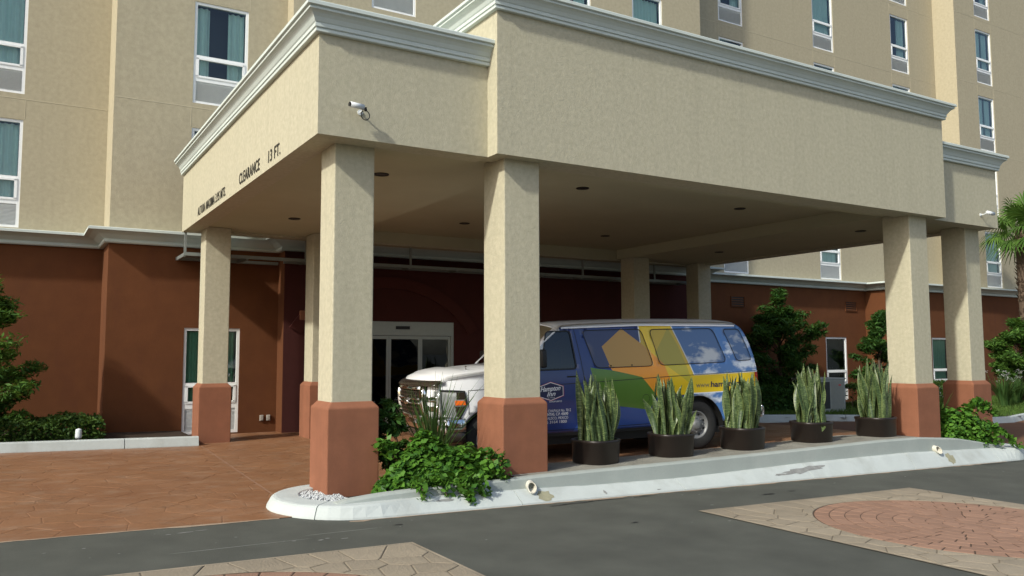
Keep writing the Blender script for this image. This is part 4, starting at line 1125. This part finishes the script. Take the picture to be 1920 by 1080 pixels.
POTS = [(3.79, .20, .86, 'first planter from the left, beside the second column', .96), (5.09, .22, .80, 'second from the left, before the rear half of the van', .98), (6.47, .22, .80, 'middle of the five, at the rear wheel', 1.0), (8.01, .24, .88, 'fourth planter from the left, standing clear of the van', .98), (9.59, .22, .96, 'rightmost planter, touching the right front column', 1.0)]
LAB = ['variegated snake plant with one bent pale leaf, in the first pot from the left', 'variegated snake plant of middling height in the second pot from the left', 'dense snake plant in the middle pot before the rear wheel', 'sparse snake plant with one leaf hanging over the rim of the fourth pot', 'tallest snake plant, in the rightmost pot against the red column base']
for i, (px, py, hh, pl, ps) in enumerate(POTS):
    z = zt(px)-.010
    o = link('planter_pot', PM, None, (px, py, z)); o.rotation_euler = (0, 0, R([14, -8, 3, -12, 6][i])); o.scale = (ps, ps, ps*.98)
    tag(o, 'dark brown round cornered pot, '+pl, 'planter', 'dark brown planters along the island'); link('pot_soil', SM, o)
    sp = empty('snake_plant', (px, py, z+.26), label=LAB[i], cat='plant', group='snake plants in the planters')
    rr = random.Random(40+i); nl = [62, 60, 68, 46, 70][i]
    for k in range(nl):
        a = rr.uniform(0, 6.283); d = .23*math.sqrt(rr.random()); hgt = hh*rr.choice([.45, .6, .7, .8, .88, .95, 1.0])*rr.uniform(.9, 1.04)
        if k < 2: hgt = hh*1.04
        q = link('leaf', LEAF[rr.randrange(12)], sp, (d*math.cos(a), d*math.sin(a), -.02))
        q.rotation_euler = (rr.uniform(-.06, .06)-d*.22*math.sin(a), rr.uniform(-.06, .06)+d*.22*math.cos(a), rr.uniform(-.9, .9)+ (math.pi if rr.random() < .5 else 0))
        q.scale = (rr.uniform(.7, 1.1), 1, hgt*1.05)
    if i == 0:
        q = link('leaf', LEAF[2], sp, (.20, -.05, 0)); q.rotation_euler = (0, .42, 0); q.scale = (1.1, 1, .56); q['label'] = 'pale leaf leaning out to the right'
    if i == 3:
        q = link('leaf', LEAF[4], sp, (-.02, -.2, .05)); q.rotation_euler = (2.3, .35, 0); q.scale = (.9, 1, .24); q['label'] = 'broken leaf hanging over the rim'

# ------------------------------------------------------------------ foliage helpers
def leaf_quads(P, size, up=.35, elong=1.0, normal=None, nb=.5):
    """diamond leaves at points P (n,3), size (n,)"""
    n = len(P); nrm = rng.normal(size=(n, 3)); nrm /= np.linalg.norm(nrm, axis=1)[:, None]; nrm[:, 2] = np.abs(nrm[:, 2])+up
    if normal is not None: nrm = nrm*(1-nb)+normal*nb*1.5
    nrm /= np.linalg.norm(nrm, axis=1)[:, None]
    a = np.cross(nrm, rng.normal(size=(n, 3))); a /= np.linalg.norm(a, axis=1)[:, None]; b = np.cross(nrm, a)
    s = np.asarray(size)[:, None]; L = s*.5*elong; Wd = s*.5/ math.sqrt(elong)*.8
    fold = nrm*s*.10
    Q = np.stack([P-a*L, P-b*Wd+fold+a*L*.1, P+a*L, P+b*Wd+fold+a*L*.1], 1); return Q
def foliage(name, Q, mat, parent=None, loc=None):
    o = link(name, quadmesh(name, Q, mat), parent, loc); o['kind'] = 'stuff'; return o
def clusters(centres, radii, counts, flat=1.):
    out = []
    for c, r, k in zip(centres, radii, counts):
        d = rng.normal(size=(k, 3)); d /= np.linalg.norm(d, axis=1)[:, None]; q = d*(rng.random(k)**.45)[:, None]*r; q[:, 2] *= flat; out.append(q+np.asarray(c))
    return np.concatenate(out)
def shrub_tree(name, loc, label, cat, h, rad, trunk_h, n_tw, per, size, mat, flat=.6, elong=1.7, seed=0, trunk_r=.05, group=None, zlow=.3, spread=1., sparse_top=False):
    global rng
    rng = np.random.default_rng(seed); rd = random.Random(seed)
    o = empty(name, loc, label=label, cat=cat, group=group)
    tb = MB(); tip = Vector((rd.uniform(-.1, .1), rd.uniform(-.1, .1), h*.92)); mid = tip*.5+Vector((rd.uniform(-.12, .12), rd.uniform(-.12, .12), 0))
    tb.tube([(0, 0, -.3), (0, 0, 0), mid*.5, mid, tip*.75, tip], [trunk_r*1.3, trunk_r*1.15, trunk_r, trunk_r*.8, trunk_r*.5, trunk_r*.2], 8)
    C = []; Rr = []; K = []
    for k in range(n_tw):
        t = rd.uniform(0, 1); z = trunk_h+(h-trunk_h)*t
        prof = math.sin(math.pi*min(1, .22+t*.80))**.8 if not sparse_top else (1-t)**.55*min(1, .45+t*2.2)
        a = rd.uniform(0, 6.283); d = rad*prof*rd.uniform(.35, 1.05)
        e = Vector((d*math.cos(a), d*math.sin(a)*spread, z+rd.uniform(-.1, .15)*h*.3))
        s0 = Vector((0, 0, max(.1, z-rd.uniform(.2, .5)*rad)))
        s0.x = mid.x*s0.z/max(mid.z, .1)*.6; s0.y = mid.y*s0.z/max(mid.z, .1)*.6
        tb.tube([s0, s0.lerp(e, .5)+Vector((0, 0, .06)), e], [trunk_r*.38, trunk_r*.25, trunk_r*.1], 5)
        for q in (.55, .8, 1.0):
            C.append(tuple(s0.lerp(e, q))); Rr.append(rad*rd.uniform(.14, .28)); K.append(int(per*rd.uniform(.5, 1.3)*(.6 if q < .7 else 1)))
    tb.out('trunk', 'bark', o, True)
    P = clusters(C, Rr, K, flat)
    foliage('crown', leaf_quads(P, size*rng.uniform(.6, 1.3, len(P)), .5, elong), mat, o); return o

# ivy mounds on the island
def ivy(name, loc, label, cx, cy, rx, ry, h, n, trail, seed, size=.05):
    global rng
    rng = np.random.default_rng(seed); o = empty(name, loc, label=label, cat='plant', group='ivy mounds on the island')
    lx, ly, lz = loc
    th = rng.uniform(0, 2*np.pi, n); rr = np.sqrt(rng.random(n)); lump = 1+.16*np.sin(th*3+seed)+.10*np.sin(th*7+1)
    x = rr*np.cos(th)*rx*lump; y = rr*np.sin(th)*ry*lump
    top = h*(1-rr**2.2)*(1+.22*np.sin(x*9+seed)*np.cos(y*8)); dep = rng.random(n)**2.2
    z = top*(1-.75*dep)+rng.uniform(-.02, .03, n)
    P = np.stack([x+cx-lx, y+cy-ly, z], 1)
    nr = np.stack([x/rx**2, y/ry**2, np.full(n, .9/h)], 1); nr /= np.linalg.norm(nr, axis=1)[:, None]
    Q = [leaf_quads(P, size*rng.uniform(.55, 1.3, n), .15, 1.1, nr, .42)]; st = MB()
    for p0, p1, k in trail:
        t = rng.random(k); A = np.array(p0)-loc; B = np.array(p1)-loc
        q = A+(B-A)*t[:, None]; q[:, 2] += .10*np.sin(t*np.pi); q += rng.normal(scale=.035, size=(k, 3)); Q.append(leaf_quads(q, size*rng.uniform(.6, 1.25, k), .3, 1.15))
        st.tube([A, (A+B)/2+np.array((0, 0, .10)), B], .006, 5)
    st.out('stem', 'bark', o); foliage('leaves', np.concatenate(Q), 'ivy', o)
IV = [((1.0, -.35, .22), (1.02, -.56, .10), 90), ((1.45, -.40, .26), (1.52, -.60, .05), 240), ((1.62, -.40, .24), (1.72, -.58, .07), 110), ((1.8, -.3, .3), (2.07, -.42, .20), 150), ((1.8, -.2, .40), (2.12, -.30, .36), 110), ((.95, .1, .45), (.82, .2, .58), 80), ((1.2, -.35, .25), (1.28, -.54, .12), 120)]
ivy('ivy_bush', (1.45, 0, .10), 'large bright green ivy mound between the two left front columns', 1.40, .02, .74, .48, .54, 5600, IV, 3, .078)
IV2 = [((11.75, -.2, .4), (12.3, -.62, -.02), 230), ((11.8, .0, .5), (12.25, -.12, .72), 170), ((12.1, -.1, .6), (12.55, -.12, .45), 120), ((11.6, -.3, .3), (11.9, -.56, .02), 110)]
ivy('ivy_bush', (11.6, .05, 0), 'smaller ivy mound trailing over the wall between the two right front columns', 11.62, 0, .60, .42, .66, 2600, IV2, 5, .085)
def strap_clump(name, loc, label, n, h, spread, seed, w_=.016, cat='plant', flowers=0, group=None):
    rd = random.Random(seed); o = empty(name, loc, label=label, cat=cat, group=group); b = MB(); st = MB(); fl_ = MB()
    for k in range(n):
        a = rd.uniform(0, 6.283); L = h*rd.uniform(.55, 1.1); lean = rd.uniform(.05, 1)*spread; r0 = rd.uniform(0, .14); V = []
        for j in range(7):
            t = j/6; d = r0+lean*t**1.8*L; z = L*t*(1-.22*lean*t*t); ww = w_*(1-t**2.5)+.001
            c = Vector((math.cos(a)*d, math.sin(a)*d, z)); s_ = Vector((-math.sin(a+.4), math.cos(a+.4), 0))*ww
            V += [c-s_, c+s_]
        b.add(V, [(2*j, 2*j+1, 2*j+3, 2*j+2) for j in range(6)])
    for k in range(flowers):
        a = rd.uniform(0, 6.283); d = rd.uniform(0, spread*h*.7); z = h*rd.uniform(.8, 1.2); c = Vector((math.cos(a)*d, math.sin(a)*d, z))
        st.tube([(c.x*.3, c.y*.3, 0), tuple(c)], .006, 5)
        for q in range(9):
            p = c+Vector((rd.uniform(-.05, .05), rd.uniform(-.05, .05), rd.uniform(-.03, .05))); s_ = .022
            fl_.add([p+Vector((-s_, 0, 0)), p+Vector((0, -s_, .01)), p+Vector((s_, 0, 0)), p+Vector((0, s_, .01))], [(0, 1, 2, 3)])
    x = b.out('blades', 'blade', o, True); x['kind'] = 'stuff'
    if flowers: st.out('flower_stalk', 'blade', o); y = fl_.out('flowers', 'flower', o); y['kind'] = 'stuff'
strap_clump('strap_leaf_plant', (1.62, .50, .10), 'tall dark grassy plant rising behind the left ivy mound, before the van grille', 130, 1.22, .58, 11, .0075)
strap_clump('strap_leaf_plant', (11.45, .42, .05), 'dark grassy plant behind the right ivy mound, between two right columns', 130, .95, .35, 12, .014)
shrub_tree('young_shrub', (1.02, .50, .1), 'dark leaved low shrub rising behind the left ivy mound beside the first column', 'shrub', .95, .34, .1, 26, 42, .06, 'bushdark', seed=15, trunk_r=.012)
shrub_tree('slender_sapling', (2.75, 6.4, 0), 'thin dark sapling standing in front of the left door leaf', 'shrub', 1.9, .28, .5, 16, 16, .07, 'bushdark', seed=16, trunk_r=.014)

# ------------------------------------------------------------------ left bed: kerb, hedge, shrub, path light
def long_kerb(name, pts, h, wdt, label, seglen=2.4):
    o = empty(name, (*pts[0][:2], 0), label=label, kind='structure'); og = (*pts[0][:2], 0)
    P = resample_open(pts, .3); L = 0; cur = [P[0]]
    for i in range(1, len(P)):
        L += math.dist(P[i][:2], P[i-1][:2]); cur.append(P[i])
        if L > seglen or i == len(P)-1:
            V = []
            for k, p in enumerate(cur):
                a = Vector(cur[max(k-1, 0)][:2]); c = Vector(cur[min(k+1, len(cur)-1)][:2]); d = (c-a).normalized(); nn = Vector((-d.y, d.x)); sh = 0.006*(1 if k == 0 else -1 if k == len(cur)-1 else 0)
                for o_, z in ((0, -.1), (0, .02), (.03, h-.02), (.045, h), (wdt-.02, h), (wdt, h-.015), (wdt, -.1)): V.append((p[0]+nn.x*o_+d.x*sh, p[1]+nn.y*o_+d.y*sh, p[2]+z))
            F = [(k*7+j, (k+1)*7+j, (k+1)*7+j+1, k*7+j+1) for k in range(len(cur)-1) for j in range(6)]+[tuple(range(7)), tuple(range((len(cur)-1)*7+6, (len(cur)-1)*7-1, -1))]
            mk('kerbstone', V, F, 'kerb', o, org=og); L = 0; cur = [P[i]]
    return o
def resample_open(pts, step):
    out = []
    for a, b_ in zip(pts, pts[1:]):
        n = max(1, round(math.dist(a[:2], b_[:2])/step)); out += [tuple(a[q]+(b_[q]-a[q])*k/n for q in range(3)) for k in range(n)]
    return out+[pts[-1]]
long_kerb('left_kerb', [(-9, 7.05, .12), (-2.8, 7.05, .055), (.20, 7.02, -.0)], .17, .16, 'low white kerb in front of the hedge at the left wall')
tag(sheet('left_bed', -9, .2, 7.2, 10.2, .4, .4, lambda x, y: hA(x)+.12, 'soil', kind='structure'), 'dark planting soil below the hedge')
def hedge(name, x0, x1, y0, y1, z0, h, label, n, seed, mat='hedge', size=.055):
    global rng
    rng = np.random.default_rng(seed); o = empty(name, ((x0+x1)/2, (y0+y1)/2, z0), label=label, cat='hedge', group='clipped hedges against the hotel')
    x = rng.uniform(x0, x1, n); y = rng.uniform(y0, y1, n); z = h*(1-rng.random(n)**2.0*1.0)
    edge = rng.random(n); y = np.where(edge < .45, y0+rng.normal(0, .035, n)+.03, y); z = np.where(edge < .45, rng.uniform(0, h, n), np.where(edge < .85, h+rng.normal(0, .03, n), z))
    z += .035*np.sin(x*6)+.03*np.sin(x*13+y*5)
    P = np.stack([x-(x0+x1)/2, y-(y0+y1)/2, z], 1); foliage('leaves', leaf_quads(P, size*rng.uniform(.6, 1.3, n), .4, 1.4), mat, o)
    st = MB()
    for k in range(max(3, int((x1-x0)/.35))):
        xx = x0+.15+(x1-x0-.3)*k/max(1, int((x1-x0)/.35)-1)-(x0+x1)/2; st.tube([(xx, 0, -.1), (xx+.04, .02, h*.5), (xx-.03, -.05, h*.9)], [.014, .01, .004], 5)
    st.out('stem', 'bark', o)
hedge('clipped_hedge', -5.6, -1.25, 7.75, 8.9, .12, .35, 'dark clipped hedge at the foot of the far left red wall', 16000, 21)
shrub_tree('leafy_shrub', (-3.12, 8.3, .15), 'bushy green shrub cut off by the left edge of the photo', 'shrub', 2.75, 1.15, .35, 38, 140, .062, 'bush', .45, 2.1, 22, .05, sparse_top=True)
o = empty('path_light', (-1.66, 7.62, .17), label='small white path light in front of the left hedge', cat='path light')
b = MB(); b.lathe([(.012, -.1), (.012, .02)], 8); b.out('stake', 'camwhite', o, True)
b = MB(); b.lathe([(.001, .19), (.045, .175), (.05, .16), (.055, .05), (.05, .02), (.001, .02)], 12); b.out('lamp_head', 'camwhite', o, True)

# ------------------------------------------------------------------ right side: lawn, kerb, trees, hedges, palm, unit
LK = [(11.8, 7.15, -.06), (14.4, 7.05, -.2), (16.4, 6.62, -.25), (18.0, 5.6, -.27), (19.6, 3.75, -.28), (20.4, 3.65, -.28), (23.0, 4.3, -.28), (30, 6.0, -.28), (42, 8, -.28)]
long_kerb('lawn_kerb', LK, .17, .18, 'white kerb round the lawn on the far right', 2.6)
def lk_y(x): return lerp_tab([(p[0], p[1]) for p in LK], x)
lawn = sheet('lawn', 12, 44, 3.5, 9.9, .4, .3, lambda x, y: -.14+.02*math.sin(x)+.10*sstep(6, 9, y), 'soil', inside=lambda x, y: y > lk_y(x)+.1, kind='structure'); tag(lawn, 'strip of lawn between the kerb and the hotel')
rng = np.random.default_rng(5); n = 42000; x = rng.uniform(12.2, 34, n); y = rng.uniform(3.6, 8.9, n); yl_ = np.array([lk_y(a) for a in x]); k = y > yl_+.2; x, y = x[k], y[k]; n = len(x)
z = -.14+.02*np.sin(x)+.10*np.clip((y-6)/3, 0, 1); a = rng.uniform(0, 6.28, n); hh = rng.uniform(.05, .11, n); dx, dy = np.cos(a)*.012, np.sin(a)*.012; lx, ly = rng.normal(0, .03, n), rng.normal(0, .03, n)
Q = np.stack([np.stack([x-dx, y-dy, z-.01], 1), np.stack([x+dx, y+dy, z-.01], 1), np.stack([x+lx+dx*.2, y+ly+dy*.2, z+hh], 1), np.stack([x+lx-dx*.2, y+ly-dy*.2, z+hh], 1)], 1)
g = link('lawn_grass', quadmesh('lawn_grass', Q, 'grass')); tag(g, 'short green grass on the right hand lawn', 'grass', kind='stuff')
shrub_tree('small_tree', (17.05, 8.55, -.1), 'dark feathery tree just behind the tail of the van', 'tree', 3.45, 1.35, .4, 60, 130, .085, 'bushdark', .42, 2.3, 31, .06, 'small trees along the hotel wall')
shrub_tree('small_tree', (21.0, 7.9, -.1), 'small tree half hidden behind the right front column', 'tree', 3.0, .95, .6, 44, 110, .085, 'bushdark', .5, 2.2, 32, .05, 'small trees along the hotel wall')
shrub_tree('small_tree', (26.6, 6.7, -.1), 'rounded small tree between the last column and the palm', 'tree', 2.75, 1.05, 1.0, 50, 130, .088, 'bush', .6, 2.0, 33, .05, 'small trees along the hotel wall')
hedge('clipped_hedge', 13.9, 17.4, 7.9, 8.6, -.15, .75, 'shaded hedge behind the rear bumper of the van', 7000, 41, 'bushdark', .07)
hedge('clipped_hedge', 19.2, 24.2, 7.4, 8.3, -.12, .72, 'bright green clipped hedge below the right hand window', 9000, 42, 'hedge', .07)
for i, (x, y, lab, nf) in enumerate(((24.8, 6.2, 'clump of strap leaves with white flowers right of the last column', 16), (26.1, 6.5, 'second white flowering clump beside the foot of the palm', 12))):
    strap_clump('flowering_clump', (x, y, -.1), lab, 170, .95, .75, 50+i, .022, flowers=nf, group='white flowering clumps by the palm')
strap_clump('tall_grass_tuft', (19.9, 7.0, -.1), 'pale tuft of leaves beside the grey cooling unit', 40, .45, .9, 53, .03)
# grey outdoor unit
UO = (17.95, 7.95, -.15)
o = empty('cooling_unit', UO, label='grey louvred outdoor cooling unit on the lawn', cat='cooling unit')
b = MB(); b.box(-.62, .62, -.45, .45, .06, .98); bevel(b.out('cabinet', 'acgrey', o), .015)
b = MB(); b.box(-.66, .66, -.48, .48, -.1, .06); b.out('base_slab', 'concrete', o)
b = MB(); b.box(-.64, .64, -.47, .47, .98, 1.03); bevel(b.out('top_cover', 'acgrey', o), .01)
for k in range(14):
    b = MB(); b.box(-.02+k*.043, .002+k*.043, -.468, -.45, .12, .94); b.out('fin', 'acgrey', o)
b = MB(); b.box(-.58, -.08, -.456, -.45, .14, .92); b.out('grille_opening', 'black', o)
b = MB(); b.box(.30, .40, -.476, -.468, .80, .84); b.out('nameplate', 'printred', o)
b = MB(); b.box(19.55, 20.0, 7.0, 7.35, -.15, .22); tag(bevel(b.out('utility_box', 'concrete', None), .02), 'small grey concrete box on the lawn by the cooling unit', 'box')
# palm
PO = (27.9, 6.95, -.1)
pal = empty('fan_palm', PO, label='fan palm cut off by the right edge of the photo', cat='palm tree')
rd = random.Random(9); b = MB(); ptz = []
pts = [(0, 0, -.2), (0, 0, .3), (.0, 0, 1.2), (.02, 0, 3.0), (.03, 0, 6.1)]
b.tube(pts, [.42, .36, .26, .22, .24], 14); b.out('trunk', 'bark', pal, True)
b = MB()
for k in range(300):
    z = rd.uniform(0, 6.0); a = rd.uniform(0, 6.283); r = lerp_tab([(0, .37), (1.2, .25), (3, .215), (5.4, .235)], z); c = Vector((math.cos(a)*r, math.sin(a)*r, z)); tn = Vector((-math.sin(a), math.cos(a), 0)); ou = Vector((math.cos(a), math.sin(a), 0))
    b.add([c-tn*.06, c+tn*.06, c+ou*.09+Vector((0, 0, .13))+tn*.02, c+ou*.09+Vector((0, 0, .13))-tn*.02], [(0, 1, 2, 3)])
x = b.out('leaf_bases', 'bark', pal); x['kind'] = 'stuff'
def frond(a, el, L, R_, droop):
    b = MB(); ou = Vector((math.cos(a)*math.cos(el), math.sin(a)*math.cos(el), math.sin(el))); side = Vector((-math.sin(a), math.cos(a), 0)); upv = side.cross(ou)*-1
    st = Vector((.03, 0, 6.05)); hub = st+ou*L+Vector((0, 0, -droop*.2)); b.tube([st, st.lerp(hub, .5)+Vector((0, 0, .05)), hub], [.028, .02, .014], 6)
    n = 30
    for k in range(n):
        th = R(-150+300*k/(n-1)); d = (ou*math.cos(th)+side*math.sin(th)).normalized(); Lk = R_*(.72+.28*math.cos(th)); V = []
        s_ = ou.cross(side); pd = d.cross(s_).normalized(); fold = .012 if k % 2 else -.012
        for j in range(6):
            t = j/5; c = hub+d*Lk*t+Vector((0, 0, -droop*t**2.4*.8))+s_*fold; ww = .034*(t*2.2 if t < .45 else 1-(t-.45)/.55*.96)*R_+.003
            V += [c-pd*ww, c+pd*ww]
        b.add(V, [(2*j, 2*j+1, 2*j+3, 2*j+2) for j in range(5)])
    b.out('frond', 'palm', pal)
for k in range(19):
    a = k*2.399; el = R(78-105*(k/18)); frond(a, el, rd.uniform(.75, 1.0), rd.uniform(.8, .98), rd.uniform(.25, .5)+max(0, .3*(k/18)))
frond(R(225), R(38), .75, 1.0, .15); frond(R(222), R(-12), 1.0, 1.0, .6); frond(R(245), R(10), .9, .95, .5)
b = MB()
for k in range(60):
    a = rd.uniform(0, 6.28); L = rd.uniform(.3, .6); e = R(rd.uniform(20, 80)); d = Vector((math.cos(a)*math.cos(e), math.sin(a)*math.cos(e), math.sin(e))); s_ = Vector((-math.sin(a), math.cos(a), 0))*.04
    c = Vector((0, 0, 0)); b.add([c-s_*.4, c+s_*.4, c+d*L*.6+s_, c+d*L*.6-s_, c+d*L], [(0, 1, 2, 3), (3, 2, 4)])
tag(b.out('red_leaf_plant', 'redleaf', None, loc=(26.9, 6.25, -.05)), 'reddish leaved plant at the foot of the palm', 'plant')
